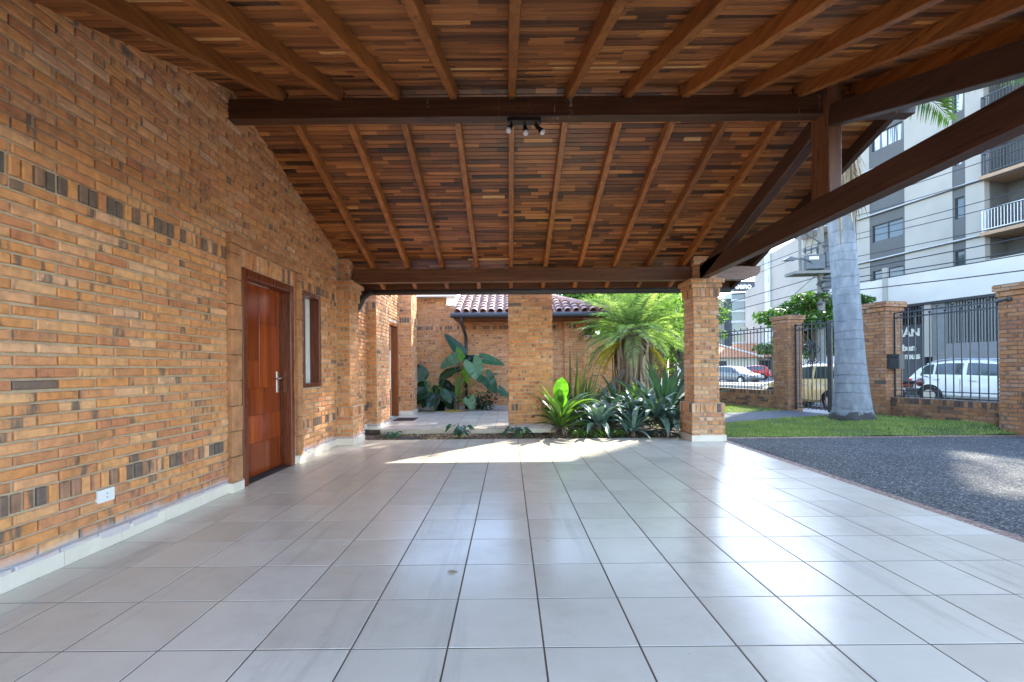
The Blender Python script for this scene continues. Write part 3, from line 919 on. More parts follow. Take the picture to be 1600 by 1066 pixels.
# ------------------------------------------------------------------ BRICK FENCE
FU2 = (FU.x, FU.y)
def fence_pillar(a, label, top=2.52, h=.23):
    c = FP(a, .10)
    t = thing('fence_pillar', label, 'pillar', (c.x, c.y, 0), 'brick pillars of the street fence')
    b = MB()
    P = lambda q, z0, z1, s=(): brick_prism(b, c.x, c.y, q, q, z0, z1, U=FU2, soldiers=s, ch=.0, p=.008)
    P(h, -.05, top-.20)
    P(h+.022, top-.20, top-.11)
    P(h+.055, top-.11, top)
    b.build('shaft', [M['fbrick'], M['fmortar']], t)
    return t
fence_pillar(.20, 'brick pillar left of the scrolled iron gate')
fence_pillar(2.64, 'brick pillar behind the grey palm trunk, carrying the mailbox fence')
fence_pillar(4.95, 'brick pillar at the right edge with a security camera', top=2.52)
fence_pillar(-5.9, 'brick pillar at the far back corner behind the palm')
def low_wall(a0, a1, label, zt=.505):
    b = MB()
    p0 = FP(a0, 0); L = a1-a0
    c = (FP(a0, .10)+FP(a1, .10))/2
    b.obox(c+V((0,0,(zt-.1)/2)), FU*L/2, FN*.10, V((0,0,(zt+.1)/2)), 1)
    rw = rows_between(-.02, zt, [(zt-.115, zt)])
    bricks(b, p0, FU, -FN, L, rw, ch=0, p=.008, dark=.2)
    bricks(b, FP(a1, .2), -FU, FN, L, rw, ch=0, p=.008, dark=.2)
    o = b.build('low_wall', [M['fbrick'], M['fmortar']], None, origin=(c.x, c.y, 0))
    tag(o, label, 'wall')
low_wall(-5.67, -.03, 'low mossy brick wall under the long left railing')
low_wall(2.87, 4.72, 'low brick wall under the railing in front of the white car')
low_wall(5.18, 12.0, 'low brick wall running on past the right hand pillar')
bar_cache = {}
def bar_mesh(h):
    k = round(h, 3)
    if k not in bar_cache:
        b = MB(); b.box(-.0075, .0075, -.0075, .0075, 0, h-.02)
        b.ball((0,0,h), .024, n=8, m=6)
        me_o = b.build('bar', M['iron'])
        bar_cache[k] = me_o.data
        bpy.data.objects.remove(me_o)
    return bar_cache[k]
def railing(root, a0, a1, zb, zl, zh, sp=.125, off=.10, rails=(.53, .65)):
    L = a1-a0; ang = math.atan2(FU.y, FU.x)
    base = wloc(root)
    for k, z in enumerate(list(rails)+[zl, zh]):
        b = MB(); th = .011 if k < 2 else .017
        b.beam(FP(a0, off, z), FP(a1, off, z), th*1.6, th*1.6, ch=0)
        b.build('rail', M['iron'], root)
    n = max(2, round(L/sp))
    for i in range(1, n):
        hi = (i % 2 == 0)
        top = (zh if hi else zl)+.055
        o = bpy.data.objects.new('bar', bar_mesh(top-zb)); COL.objects.link(o)
        o.parent = root
        p = FP(a0+L*i/n, off, zb); o.location = p-base; o.rotation_euler = (0, 0, ang)
    for a in (a0+.012, a1-.012):
        b = MB(); p = FP(a, off); b.obox(V((p.x,p.y,(zb-.01+zh)/2)), FU*.014, FN*.014, V((0,0,(zh-zb)/2))); b.build('end_post', M['iron'], root)
def panel(a0, a1, label, **kw):
    c = FP((a0+a1)/2, .10)
    t = thing('iron_railing', label, 'railing', (c.x, c.y, .5))
    railing(t, a0, a1, .508, 2.165, 2.27, **kw)
    return t
panel(-5.62, -.06, 'long dark iron railing with ball tips above the mossy wall', sp=.13)
panel(2.89, 4.70, 'dark iron railing with ball tips in front of the white car', sp=.128)
panel(5.20, 11.8, 'dark iron railing continuing beyond the right hand pillar', sp=.16)
def gate(a0, a1, label, mirror):
    c = FP((a0+a1)/2, .10)
    t = thing('iron_gate', label, 'gate', (c.x, c.y, .05))
    railing(t, a0, a1, .07, 2.12, 2.24, sp=.118, rails=(.10, .20))
    for a in (a0+.02, a1-.02):
        b = MB(); p = FP(a, .10); b.obox(V((p.x,p.y,1.16)), FU*.022, FN*.022, V((0,0,1.12))); b.build('stile', M['iron'], t)
    b = MB()
    ac = (a0+a1)/2
    def sw(pts): b.tube([FP(ac+u, .088, z) for u, z in pts], .010, 6)
    for s in (-1, 1):
        for (cu, cz, r0, turns, ph) in ((.13, 1.58, .12, 1.4, 2.6), (.11, 1.30, .09, 1.3, 3.6), (.05, 1.75, .07, 1.2, 4.4)):
            pts = []
            for i in range(26):
                q = i/25; r_ = r0*(1-.8*q); t_ = ph-turns*2*math.pi*q
                pts.append((s*(cu+r_*math.cos(t_)), cz+r_*math.sin(t_)))
            sw(pts)
        sw([(s*.02, 1.15), (s*.05, 1.4), (s*.02, 1.62), (s*.06, 1.85)])
    b.build('scrollwork', M['iron'], t)
    return t
gate(.46, 1.41, 'left leaf of the dark iron gate, scrollwork in full view', 1)
gate(1.44, 2.39, 'right leaf of the dark iron gate, mostly behind the palm trunk', -1)
# intercom / mailbox
mbx = thing('mailbox', 'dark metal mailbox fixed to the railing beside the palm', 'mailbox', tuple(FP(2.98, -.02, 1.10)))
b = MB(); c = FP(2.98, -.02, 1.25); b.obox(c, V((0,0,.155)), FU*.14, FN*.08, 0, ch=.012); b.build('box', M['iron'], mbx)
b = MB(); c2 = FP(3.05, -.104, 1.33); b.obox(FP(2.98, -.104, 1.345), FU*.10, V((0,0,.012)), FN*.004, 0, ch=.002); b.build('slot', M['black'], mbx)
# security camera
sec = thing('security_camera', 'small dark security camera on the right brick pillar', 'camera', tuple(FP(4.80, -.20, 2.20)))
b = MB(); b.obox(FP(4.86, -.155, 2.26), FU*.03, FN*.02, V((0,0,.03)), 0, ch=.004); b.build('mount', M['iron'], sec)
b = MB(); p = FP(4.86, -.17, 2.25); b.tube([p, p-FN*.06-FU*.02]+[p-FN*.07-FU*.12+V((0,0,-.02))], [.012,.02,.032], 10); b.build('camera_body', M['iron'], sec)

# ------------------------------------------------------------------ boundary wall at the back
b = MB(); b.box(2.1, FXY(18.1)-.05, 18.1, 18.3, -.1, 2.5, 1)
bricks(b, (2.1, 18.1, 0), (1,0,0), (0,-1,0), 3.8, rows_between(0, 2.5, [(2.38, 2.5)]), ch=0, p=.008)
tag(b.build('boundary_wall', [M['brick'], M['mortar']], None, origin=(4, 18.2, 0)), 'tall brick boundary wall behind the shaggy palm', 'wall')

# ================================================================== PLANTS
Z = V((0, 0, 1))
LM = {
 'strap': leaf_mat('strap_leaf', (.075,.17,.030), (.22,.36,.08), .25, .36),
 'agave': leaf_mat('agave_leaf', (.10,.18,.15), (.25,.36,.31), .08, .45),
 'spiky': leaf_mat('spiky_leaf', (.035,.085,.050), (.10,.17,.10), .08, .38),
 'snake': leaf_mat('snake_leaf', (.06,.10,.025), (.28,.26,.05), .15, .4),
 'ear': leaf_mat('ear_leaf', (.022,.085,.038), (.065,.16,.075), .22, .32),
 'earl': leaf_mat('ear_leaf_light', (.07,.17,.09), (.13,.25,.14), .25, .34),
 'bright': leaf_mat('fresh_leaf', (.12,.33,.012), (.20,.42,.03), .45, .35),
 'dark': leaf_mat('dark_leaf', (.014,.042,.020), (.035,.085,.04), .12, .33),
 'palm': leaf_mat('palm_leaflet', (.15,.235,.095), (.36,.42,.17), .5, .4),
 'royal': leaf_mat('royal_leaflet', (.06,.13,.035), (.14,.22,.07), .40, .42),
 'tree': leaf_mat('tree_leaf', (.055,.125,.018), (.15,.25,.035), .45, .45),
 'tree2': leaf_mat('bright_tree_leaf', (.10,.19,.03), (.25,.35,.06), .50, .5),
 'dry': leaf_mat('dry_leaf', (.24,.165,.10), (.46,.36,.24), .15, .8),
 'yellow': leaf_mat('yellow_leaf', (.42,.32,.03), (.55,.42,.05), .3, .5),
 'cover': leaf_mat('cover_leaf', (.09,.19,.03), (.20,.33,.07), .3, .5),
}
M['stalk'] = plain('stalk', (.12,.22,.05), .5, var=.2)
M['bark'] = plain('bark', (.13,.095,.065), .95, var=.4, nscale=12, bmp=1.0, bscale=30)
def strap_prof(t): return (.45+1.4*t if t < .35 else .94+.06*math.sin((t-.35)*6))*(1 if t < .55 else max(0.02, 1-((t-.55)/.45)**1.7))
def agave_prof(t): return (.75+.5*t if t < .45 else .975)*(1 if t < .5 else max(0.01, 1-((t-.5)/.5)**1.9))
def oval_prof(t): return max(.03, math.sin(math.pi*min(1, max(0, .06+t*.94))**.85)**.8)
def strap(mb, base, az, elev, L, W, droop, fold=.35, n=8, r=None, prof=strap_prof, kink=0.0, mi=0):
    d = V((math.cos(az), math.sin(az), 0)); s = V((-d.y, d.x, 0))
    p = V(base); e = elev; vs = []
    tw = random.uniform(-.25, .25)
    for i in range(n+1):
        t = i/n; w = W*.5*prof(t)
        dr = d*math.cos(e)+Z*math.sin(e); nr = -d*math.sin(e)+Z*math.cos(e)
        ss = (s*math.cos(tw*t)+nr*math.sin(tw*t))
        vs += [p-ss*w+nr*fold*w, p, p+ss*w+nr*fold*w]
        p = p+dr*(L/n); e -= droop/n*(.4+1.2*t)+(kink/n if t > .5 else 0)
    fs = []
    for i in range(n):
        k = 3*i; fs += [(k, k+1, k+4, k+3), (k+1, k+2, k+5, k+4)]
    mb.add(vs, fs, mi, r)
def rosette(mb, base, n, L, W, e0, e1, droop, fold=.35, prof=strap_prof, az0=0, spread=6.2832, jit=.25, kink=0.0, rise=.0):
    base = V(base)
    for i in range(n):
        q = (i+.5)/n
        az = az0+spread*((i*.381966) % 1.0)+random.uniform(-.2, .2)
        el = e0+(e1-e0)*q+random.uniform(-jit, jit)*.5
        l = L*random.uniform(.75, 1.12); 
        b = base+V((math.cos(az), math.sin(az), 0))*.03+Z*rise*random.random()
        strap(mb, b, az, el, l, W*random.uniform(.85, 1.1), droop*random.uniform(.7, 1.25), fold, prof=prof, kink=kink)
def blade(mb, P, dirv, nrm, L, W, curl=.4, r=None, lobes=True, n=8, mi=0, cup=.18, oval=False):
    """heart or oval shaped leaf blade from attachment P along dirv"""
    d = V(dirv).normalized(); nr = V(nrm); nr = (nr-d*nr.dot(d)).normalized(); s = d.cross(nr)
    P = V(P); vs = []; st = []
    if lobes: st = [(-.30, .10, .24), (-.26, .06, .40), (-.12, .015, .50)]
    k0 = len(st)
    rows = []
    for (t, wi, wo) in st:
        rows.append((P+d*(t*L)-s*wo*W+nr*cup*W*.6, P-s*wi*.2*W+d*(max(t, -.02)*0.0), P+d*(t*L)+s*wo*W+nr*cup*W*.6))
    for i in range(n+1):
        t = i/n
        w = (.5*W*(1-t**1.6)**.75*(1.0 if lobes else min(1, .15+(t*4)**.8)))
        if oval: w = .5*W*max(.03, math.sin(math.pi*min(1, .03+.97*t)**.9))**.6
        a = curl*t*t
        p = P+d*(L*(t-.12*a*t))-nr*(L*a*.5)
        wav = .03*W*math.sin(t*15)
        rows.append((p-s*w+nr*(cup*w+wav), p, p+s*w+nr*(cup*w-wav)))
    for a in rows: vs += list(a)
    fs = []
    for i in range(len(rows)-1):
        k = 3*i; fs += [(k, k+1, k+4, k+3), (k+1, k+2, k+5, k+4)]
    mb.add(vs, fs, mi, r)
def plant(name, label, base, group=None):
    return thing(name, label, 'plant', base, group)

at = lambda px, py, Y: V(((px-795)/704*Y, Y, 1.16+(577-(py+(px-795)*.0087))/704*Y))

# crinum like plant at the pier corner
B = V((.90, 7.92, .0))
p = plant('strap_leaf_plant', 'large rosette of glossy strap leaves beside the brick pier', B)
b = MB()
rosette(b, B+Z*.12, 40, .60, .06, .15, 1.35, 1.0, fold=.5, rise=.12)
rosette(b, B+Z*.12, 16, .78, .12, .6, 1.3, 1.0, fold=.3, rise=.12)
for az, el, L, W, dr in ((0.1,1.05,.95,.14,1.5),(-.25,.95,.9,.13,1.7),(.4,1.1,.85,.12,1.3),(3.0,1.25,.8,.14,.5),(2.6,1.2,.75,.13,.9),(-.6,1.0,1.0,.13,1.9)):
    strap(b, B+Z*.2, az, el, L, W, dr, .25)
b.build('leaves', LM['strap'], p)
b = MB()
blade(b, B+V((-.02,-.08,.62)), (.12,-.05,1), (0,-1,.15), .40, .27, .2, lobes=False, oval=True)
blade(b, B+V((.00,-.16,.50)), (-.16,-.25,.95), (0,-1,.3), .33, .24, .2, lobes=False, oval=True)
b.build('young_leaf', LM['bright'], p)
b = MB()
for i in range(70):
    a = random.uniform(0, 6.28); strap(b, B+V((math.cos(a)*.05,math.sin(a)*.05,.14)), a, random.uniform(-.6,.9), random.uniform(.12,.26), .02, 1.6, .2, n=4)
b.build('dead_leaves', LM['dry'], p)
# snake plant
B = V((1.30, 8.95, 0))
p = plant('snake_plant', 'cluster of upright pointed yellow-edged leaves behind the strap leaf rosette', B)
b = MB()
for i in range(34):
    a = random.uniform(0, 6.28); q = V((math.cos(a)*random.uniform(0,.33), math.sin(a)*.2, .02))
    strap(b, B+q, a, random.uniform(1.15, 1.5), random.uniform(.85, 1.35), .075, random.uniform(-.05,.25), .3, prof=agave_prof)
for dx, h in ((-.08, 1.62), (.06, 1.55)):
    strap(b, B+V((dx,0,0)), 1.5, 1.54, h, .05, .02, .4, prof=agave_prof)
b.build('leaves', LM['snake'], p)
# agaves
def agave(label, B, n, L, W, e0, e1, dr, mat='agave', prof=agave_prof, fold=.3, kink=0, name='agave', az0=0, spread=6.2832):
    B = V(B)
    p = plant(name, label, B)
    b = MB(); rosette(b, B+Z*.05, n, L, W, e0, e1, dr, fold=fold, prof=prof, rise=.06, kink=kink, az0=az0, spread=spread)
    b.build('leaves', LM[mat], p)
    c = MB(); c.tube([B-Z*.02, B+Z*.10], [.05, .035], 8); c.build('stem', M['bark'], p)
    return p
agave('small blue-green rosette agave at the tile edge', (2.14,7.80,.0), 26, .50, .075, .05, 1.35, .9)
agave('floppy blue agave with long folded grey leaves in front of the tall one', (2.62,8.05,.18), 24, .78, .13, .25, 1.3, 2.3, kink=.6)
agave('tall dark spiky agave beside the right brick column', (3.02,8.70,.05), 30, 1.28, .12, .55, 1.45, .38, 'spiky', fold=.6)
agave('wide arching blue agave in the middle of the planting bed', (1.92,8.50,.08), 26, .82, .10, .15, 1.3, 1.7)
agave('low shaded agave tucked behind the strap leaf plant', (1.42,8.35,.05), 22, .66, .085, .1, 1.2, 1.4, 'spiky')
agave('arching dark green lily between the agaves and the shaggy palm', (2.25,9.45,.05), 34, 1.05, .07, .35, 1.4, 1.5, 'spiky', prof=strap_prof)
agave('grassy lily clump below the palm, left of its trunk', (1.75,10.0,.05), 40, .95, .045, .5, 1.4, 1.3, 'cover', prof=strap_prof, name='lily_clump')
agave('grassy lily clump in front of the palm trunk', (2.85,10.3,.05), 34, .85, .05, .4, 1.4, 1.4, 'palm', prof=strap_prof, name='lily_clump')
agave('small dark agave against the foot of the column', (2.72,7.72,.0), 18, .42, .07, .05, 1.1, 1.3, 'spiky')
agave('blue agave half hidden left of the tall spiky one', (2.45,8.75,.10), 24, .85, .09, .3, 1.3, 1.3)
agave('bushy dark agave filling the bed behind the small rosette', (2.30,8.25,.05), 26, .72, .11, .2, 1.3, 1.5, 'spiky')
agave('drooping blue agave at the bed edge beside the column foot', (2.95,7.95,.12), 24, .66, .12, .2, 1.2, 2.2, kink=.6)
agave('broad blue agave right of the strap leaf plant', (1.60,8.05,.08), 24, .70, .11, .2, 1.3, 1.7)
agave('tangle of thin green lily leaves behind the blue agaves', (2.65,9.3,.05), 36, 1.0, .06, .4, 1.4, 1.5, 'strap', prof=strap_prof, name='lily_clump')
# ground cover (stuff)
vs = []; fs = []; rn = []
def scatter(n, x0, x1, y0, y1, z0, z1, s0, s1, dens=None):
    for _ in range(n):
        x = random.uniform(x0, x1); y = random.uniform(y0, y1)
        if dens and random.random() > dens(x, y): continue
        z = random.uniform(z0, z1); s = random.uniform(s0, s1)
        a = V((random.gauss(0,1), random.gauss(0,1), random.gauss(0,.45))).normalized(); u = a.cross(V((random.gauss(0,1),random.gauss(0,1),random.gauss(0,1)))).normalized()
        k = len(vs); c = V((x, y, z))
        vs.extend([tuple(c-a*s), tuple(c-u*s*.5), tuple(c+a*s), tuple(c+u*s*.5)]); fs.append((k,k+1,k+2,k+3)); rn.append(random.random())
scatter(1500, 1.05, 1.95, 7.60, 8.05, 0, .10, .010, .024, lambda x, y: .4+.6*math.sin(x*9)**2)
scatter(900, .9, 3.1, 8.6, 11.2, 0, .16, .02, .05)
tag(mesh_obj('ground_cover', vs, fs, LM['cover'], rnd=rn), 'low light green weeds along the tile edge of the bed', 'ground cover', kind='stuff')
vs = []; fs = []; rn = []
scatter(2600, -2.4, 1.2, 7.53, 8.34, -.034, -.018, .008, .025)
scatter(900, 1.0, 3.3, 7.53, 8.6, -.034, -.018, .008, .025)
tag(mesh_obj('leaf_litter', vs, fs, LM['dry'], rnd=rn), 'brown leaf litter and bark chips on the bed soil', 'leaf litter', kind='stuff')
# small plants in the strip bed
def small_plant(label, B, n, h, s, mat='ear'):
    B = V(B); p = plant('small_leafy_plant', label, B)
    b = MB(); st = MB()
    for i in range(n):
        a = random.uniform(0, 6.28); rr = random.uniform(.02, .16)
        hh = h*random.uniform(.35, 1); tp = B+V((math.cos(a)*rr*1.3, math.sin(a)*rr*.8, hh))
        st.tube([B+V((math.cos(a)*.02,math.sin(a)*.02,-.02)), B.lerp(tp,.6)+Z*hh*.2, tp], .0035, 4)
        d = V((math.cos(a), math.sin(a)-.25, random.uniform(-.8, .1)))
        blade(b, tp, d, (0, -.5, 1), s*random.uniform(.7, 1.2), s*.5, .5, lobes=False, n=5)
    b.build('leaves', LM[mat], p); st.build('stems', M['stalk'], p)
small_plant('leafy weed in the soil strip below the elephant ear', (-.88,7.92,-.03), 30, .24, .13)
small_plant('leafy weed at the foot of the brick pier', (.18,7.86,-.03), 26, .20, .13)
small_plant('low leafy weed beside the wall corner', (-2.08,7.90,-.03), 24, .13, .10)
b = MB(); 
for i in range(12): b.box(-1.90, -1.58, 7.60+i*.022, 7.612+i*.022, -.02, -.008)
b.box(-1.92,-1.56,7.585,7.60,-.03,-.006); b.box(-1.92,-1.56,7.865,7.88,-.03,-.006)
tag(b.build('drain_grate', M['gutter'], None, origin=(-1.74,7.73,-.03)), 'small dark drain grate in the soil strip', 'drain')

# elephant ear
B = V((-1.44, 12.25, .05))
p = plant('elephant_ear', 'tall elephant ear plant with big heart leaves in the patio corner', B)
st = MB()
ear = [ # base px, tip px, width px, dy, material, normal
 (719,549,695,520,15,.15,'ear',(.3,-1,.1)), (722,564,714,541,13,-.1,'bright',(.2,-1,0)), (711,562,686,574,22,-.25,'earl',(-.2,-.8,.75)),
 (738,568,752,598,24,-.3,'earl',(.15,-.9,.55)), (757,562,789,568,17,-.05,'ear',(.1,-.75,.7)), (759,590,777,614,21,-.15,'ear',(.3,-.85,.45)),
 (780,609,795,620,10,0,'ear',(.1,-.8,.6)), (733,624,739,641,15,-.4,'earl',(0,-.9,.4)), (730,562,752,556,12,.2,'dark',(0,-.8,.6)),
 (716,578,693,584,12,-.1,'ear',(-.1,-.7,.8)), (727,574,731,600,12,.05,'bright',(.3,-1,.1)), (739,563,745,575,13,.2,'dark',(0,-.9,.5))]
bm = {}
for (x0, y0, x1, y1, w, dy, mt_, nr) in ear:
    Y = 12.2+dy
    a = at(x0, y0, Y); t = at(x1, y1, Y+random.uniform(-.12, .05))
    d = t-a; L = d.length*1.05
    blade(bm.setdefault(mt_, MB()), a, d, nr, L, w/704*Y*1.25, .25, lobes=(mt_ != 'bright'), n=8)
    m1 = B+V(((a.x-B.x)*.25, (a.y-B.y)*.3, .25+.45*(a.z-.3)))
    st.tube([B+V((random.uniform(-.04,.04),0,.15)), m1, a], [.022,.016,.009], 6)
for k_, b_ in bm.items(): b_.build('leaves', LM[k_], p)
st.build('stalks', M['stalk'], p, smooth=True)
b = MB(); b.tube([B-Z*.02, B+Z*.2, B+V((.01,0,.50))], [.075,.07,.045], 8); b.build('trunk', M['bark'], p)
b = MB()
for i in range(6):
    a = random.uniform(0, 6.28); strap(b, B+V((.14,-.1,.35)), a, random.uniform(-.2,.6), .3, .09, 2.2, .3)
b.build('dead_leaves', LM['dry'], p)
b = MB(); blade(b, (-1.38,11.72,.075), (-.9,.2,0), (0,-.2,1), .42, .2, .1, lobes=False); blade(b, (-1.42,11.78,.08), (.5,.1,0), (0,-.2,1), .3, .16, .1, lobes=False)
tag(b.build('fallen_leaf', LM['yellow'], None, origin=(-1.4,11.75,.07)), 'yellow fallen leaf on the patio edge below the elephant ear', 'leaf')
B = V((-2.0, 12.3, .05))
p = plant('broad_leaf_plant', 'dark broad leaf plant in the patio corner beside the back pilaster', B)
b = MB(); st = MB()
for i in range(24):
    a = random.uniform(0, 6.28); q = i/24
    tp = B+V((math.cos(a)*random.uniform(.1,.38), math.sin(a)*.25-.12, .30+.75*q*random.uniform(.7,1)))
    st.tube([B, B.lerp(tp,.5)+Z*.12, tp], .008, 5)
    d = V((math.cos(a)*.9, math.sin(a)*.5-.3, random.uniform(-.9, .1) if q < .75 else random.uniform(.4, 1)))
    blade(b, tp, d, (math.cos(a)*.2, -.75, .6), random.uniform(.42,.60), random.uniform(.22,.31), .4, lobes=False, oval=True)
b.build('leaves', LM['dark'], p); st.build('stalks', M['stalk'], p)
B = V((-.72, 12.35, .05))
p = plant('small_shrub', 'small dark shrub between elephant ear and brick pier', B)
b = MB()
for i in range(260):
    c = B+V((random.gauss(0,.17), random.gauss(0,.12), abs(random.gauss(.18,.14))))
    a = V((random.gauss(0,1),random.gauss(0,1)-.4,random.gauss(0,.6)))
    blade(b, c, a, (random.gauss(0,.3),-.6,.7), .10, .055, .3, lobes=False, n=3)
b.build('leaves', LM['dark'], p)

# feather fronds
def frond(mb, base, az, elev, L, droop, ll, n, w=.022, hang=.35, rmi=0, lmi=0, r0=.012, start=.15, r=None):
    d = V((math.cos(az), math.sin(az), 0)); s = V((-d.y, d.x, 0))
    p = V(base); e = elev; pts = []; N_ = 14
    for i in range(N_+1):
        t = i/N_; dr = d*math.cos(e)+Z*math.sin(e); nr = -d*math.sin(e)+Z*math.cos(e)
        pts.append((p.copy(), dr, nr)); p = p+dr*(L/N_); e -= droop/N_*(.3+1.4*t)
    mb.tube([q[0] for q in pts], [r0*(1-.8*i/N_) for i in range(N_+1)], 4, rmi, .5, cap=False)
    rr = random.random() if r is None else r
    for i in range(n):
        t = start+(1-start)*(i+.5)/n; f = t*N_; k = min(int(f), N_-1)
        a, b_ = pts[k], pts[k+1]; c = a[0].lerp(b_[0], f-k)
        dr, nr = a[1], a[2]
        lw = ll*(math.sin(math.pi*(.12+.83*t))**.7)
        for sd in (-1, 1):
            v = (s*sd*.78+dr*random.uniform(.45,.75)+nr*random.uniform(.05,.45)-Z*hang*random.uniform(.5,1.3)).normalized()
            g_ = v.cross(nr).normalized()
            m_ = c+v*lw*.45; tp = c+v*lw-Z*lw*hang*.35
            mb.add([c, m_-g_*w*.5, tp, m_+g_*w*.5], [(0,1,2),(0,2,3)], lmi, min(1, max(0, rr+random.uniform(-.2,.2))))
# shaggy date palm
B = V((3.22, 11.6, 0))
p = thing('shaggy_palm', 'bushy feather palm with a skirt of dead fronds on its thick trunk', 'palm', B)
b = MB(); b.tube([B-Z*.05, B+Z*.6, B+Z*1.5, B+Z*2.2], [.40,.34,.33,.25], 14); b.build('trunk', M['bark'], p)
b = MB()
for i in range(150):
    a = random.uniform(0, 6.28); rr = random.uniform(.33, .50)
    q = B+V((math.cos(a)*.3, math.sin(a)*.3, random.uniform(1.5, 2.15)))
    L = random.uniform(.9, 1.9); w = random.uniform(.03, .08)
    e = V((math.cos(a)*rr, math.sin(a)*rr, 0)); s = V((-math.sin(a), math.cos(a), 0))
    pts = [q, B+e*1.1+Z*(q.z-.2), B+e*random.uniform(.95,1.12)+s*random.uniform(-.06,.06)+Z*(q.z-L*.6), B+e*random.uniform(.95,1.15)+s*random.uniform(-.1,.1)+Z*max(.05, q.z-L)]
    v = []
    for j, x in enumerate(pts):
        ww = w*(1, .9, .7, .25)[j]; v += [x-s*ww, x+e.normalized()*.02, x+s*ww]
    f = []
    for j in range(3): k = 3*j; f += [(k,k+1,k+4,k+3),(k+1,k+2,k+5,k+4)]
    b.add(v, f, 0)
b.build('dead_skirt', LM['dry'], p)
b = MB(); b.tube([B+V((-.15,-.25,1.25)), B+V((-.45,-.3,.95)), B+V((-.85,-.3,.55)), B+V((-1.15,-.3,.35))], [.09,.08,.06,.045], 8); b.build('dead_branch', M['bark'], p)
b = MB()
for i in range(84):
    q = i/84; az = i*2.39996
    el = 1.42-1.75*q**1.1+random.uniform(-.12,.12)
    frond(b, B+Z*(2.25-.2*q)+V((math.cos(az),math.sin(az),0))*.1, az, el, random.uniform(1.3,1.8), random.uniform(.7,1.25), .30, 44, .013, .28)
b.build('fronds', LM['palm'], p)
b = MB()
for az, el in ((2.7,-.35),(3.2,-.5),(3.6,-.3),(2.4,-.55),(5.4,-.5),(5.9,-.6)):
    frond(b, B+Z*2.0, az, el, 1.35, .9, .24, 36, .022, .5)
b.build('yellow_fronds', LM['yellow'], p)

# royal palm on the lawn
def trunk_mat():
    m, nt, bs = newmat('royal_palm_trunk')
    pos = geo_pos(nt)
    dist = noise(nt, pos, 2.5, 3)
    sep = nd(nt, 'ShaderNodeSeparateXYZ'); nt.links.new(pos, sep.inputs[0])
    zz = mathn(nt, 'ADD', sep.outputs[2], mathn(nt, 'MULTIPLY', dist, .16))
    zz = mathn(nt, 'ADD', zz, mathn(nt, 'MULTIPLY', mathn(nt, 'SINE', mathn(nt, 'MULTIPLY', sep.outputs[2], 7.3)), .05))
    fr = mathn(nt, 'FRACT', mathn(nt, 'MULTIPLY', zz, 4.6))
    ring = ramp(nt, [(0, (1,1,1)), (.06, (1,1,1)), (.13, (0,0,0)), (1, (0,0,0))]); nt.links.new(fr, ring.inputs[0])
    sel = mathn(nt, 'GREATER_THAN', noise(nt, vscale(nt, pos, (2.4,2.4,3.5)), 1.0, 2), .46)
    n = noise(nt, vscale(nt, pos, (9,9,3.5)), 1.0, 6, .62)
    rp = ramp(nt, [(.22, (.13,.143,.162)), (.5, (.20,.217,.24)), (.72, (.28,.30,.32))]); nt.links.new(n, rp.inputs[0])
    c = mixc(nt, mathn(nt, 'MULTIPLY', mathn(nt, 'MULTIPLY', ring.outputs[0], sel), .42), rp.outputs[0], (.09,.09,.095))
    # dark rough root collar
    zr = mathn(nt, 'ADD', sep.outputs[2], mathn(nt, 'MULTIPLY', noise(nt, pos, 6, 4, .7), -.42))
    rr = ramp(nt, [(.015, (1,1,1)), (.05, (0,0,0))]); nt.links.new(zr, rr.inputs[0])
    c = mixc(nt, mathn(nt, 'MULTIPLY', rr.outputs[0], .9), c, (.035,.025,.02))
    nt.links.new(c, bs.inputs['Base Color']); bs.inputs['Roughness'].default_value = .75
    bump(nt, bs, mathn(nt, 'ADD', n, mathn(nt, 'MULTIPLY', ring.outputs[0], -.6)), .5, .02)
    return m
M['royal'] = trunk_mat()
B = V((6.88, 9.02, .05))
p = thing('royal_palm', 'tall grey-trunked palm standing on the lawn by the driveway', 'palm', B)
zs = [(a_, b_*.80) for a_, b_ in [(-.1,.47),(.0,.48),(.07,.475),(.14,.455),(.22,.42),(.35,.40),(.6,.37),(.9,.345),(1.3,.315),(1.8,.295),(2.4,.285),(3.2,.28),(4.2,.275),(5.0,.25),(5.8,.20),(6.6,.13)]]
b = MB()
vs = []; fs = []; nn = 40
for i, (z, r_) in enumerate(zs):
    lean = -.035*z-.004*z*z
    for j in range(nn):
        a = 2*math.pi*j/nn
        k = 1+ (.05*math.sin(a*5+z*9)+.04*math.sin(a*11+3*z)) * (1 if z < .16 else 0) + .012*math.sin(a*3+z*2)
        vs.append((B.x+lean+r_*k*math.cos(a), B.y+r_*k*math.sin(a), B.z+z))
for i in range(len(zs)-1):
    for j in range(nn): fs.append((i*nn+j, i*nn+(j+1)%nn, (i+1)*nn+(j+1)%nn, (i+1)*nn+j))
mesh_obj('trunk', vs, fs, M['royal'], p, smooth=True)
T = B+V((-.30,0,5.6))
b = MB()
for i in range(190):
    a = random.uniform(-2.2, 1.6); rr = random.uniform(.16,.30)
    e = V((math.cos(a), math.sin(a), 0)); s = V((-math.sin(a), math.cos(a), 0)); L = random.uniform(.5, 1.6); w = random.uniform(.012,.04)
    q = T+e*.2+Z*random.uniform(-.6,.4)
    pts = [q, q+e*(rr*.6)-Z*L*.4, q+e*(rr*.6+random.uniform(-.05,.2))-Z*L]
    v = []
    for j, x in enumerate(pts):
        ww = w*(1,.8,.2)[j]; v += [x-s*ww, x+s*ww]
    b.add(v, [(0,1,3,2),(2,3,5,4)], 0)
b.build('dead_skirt', LM['dry'], p)
b = MB()
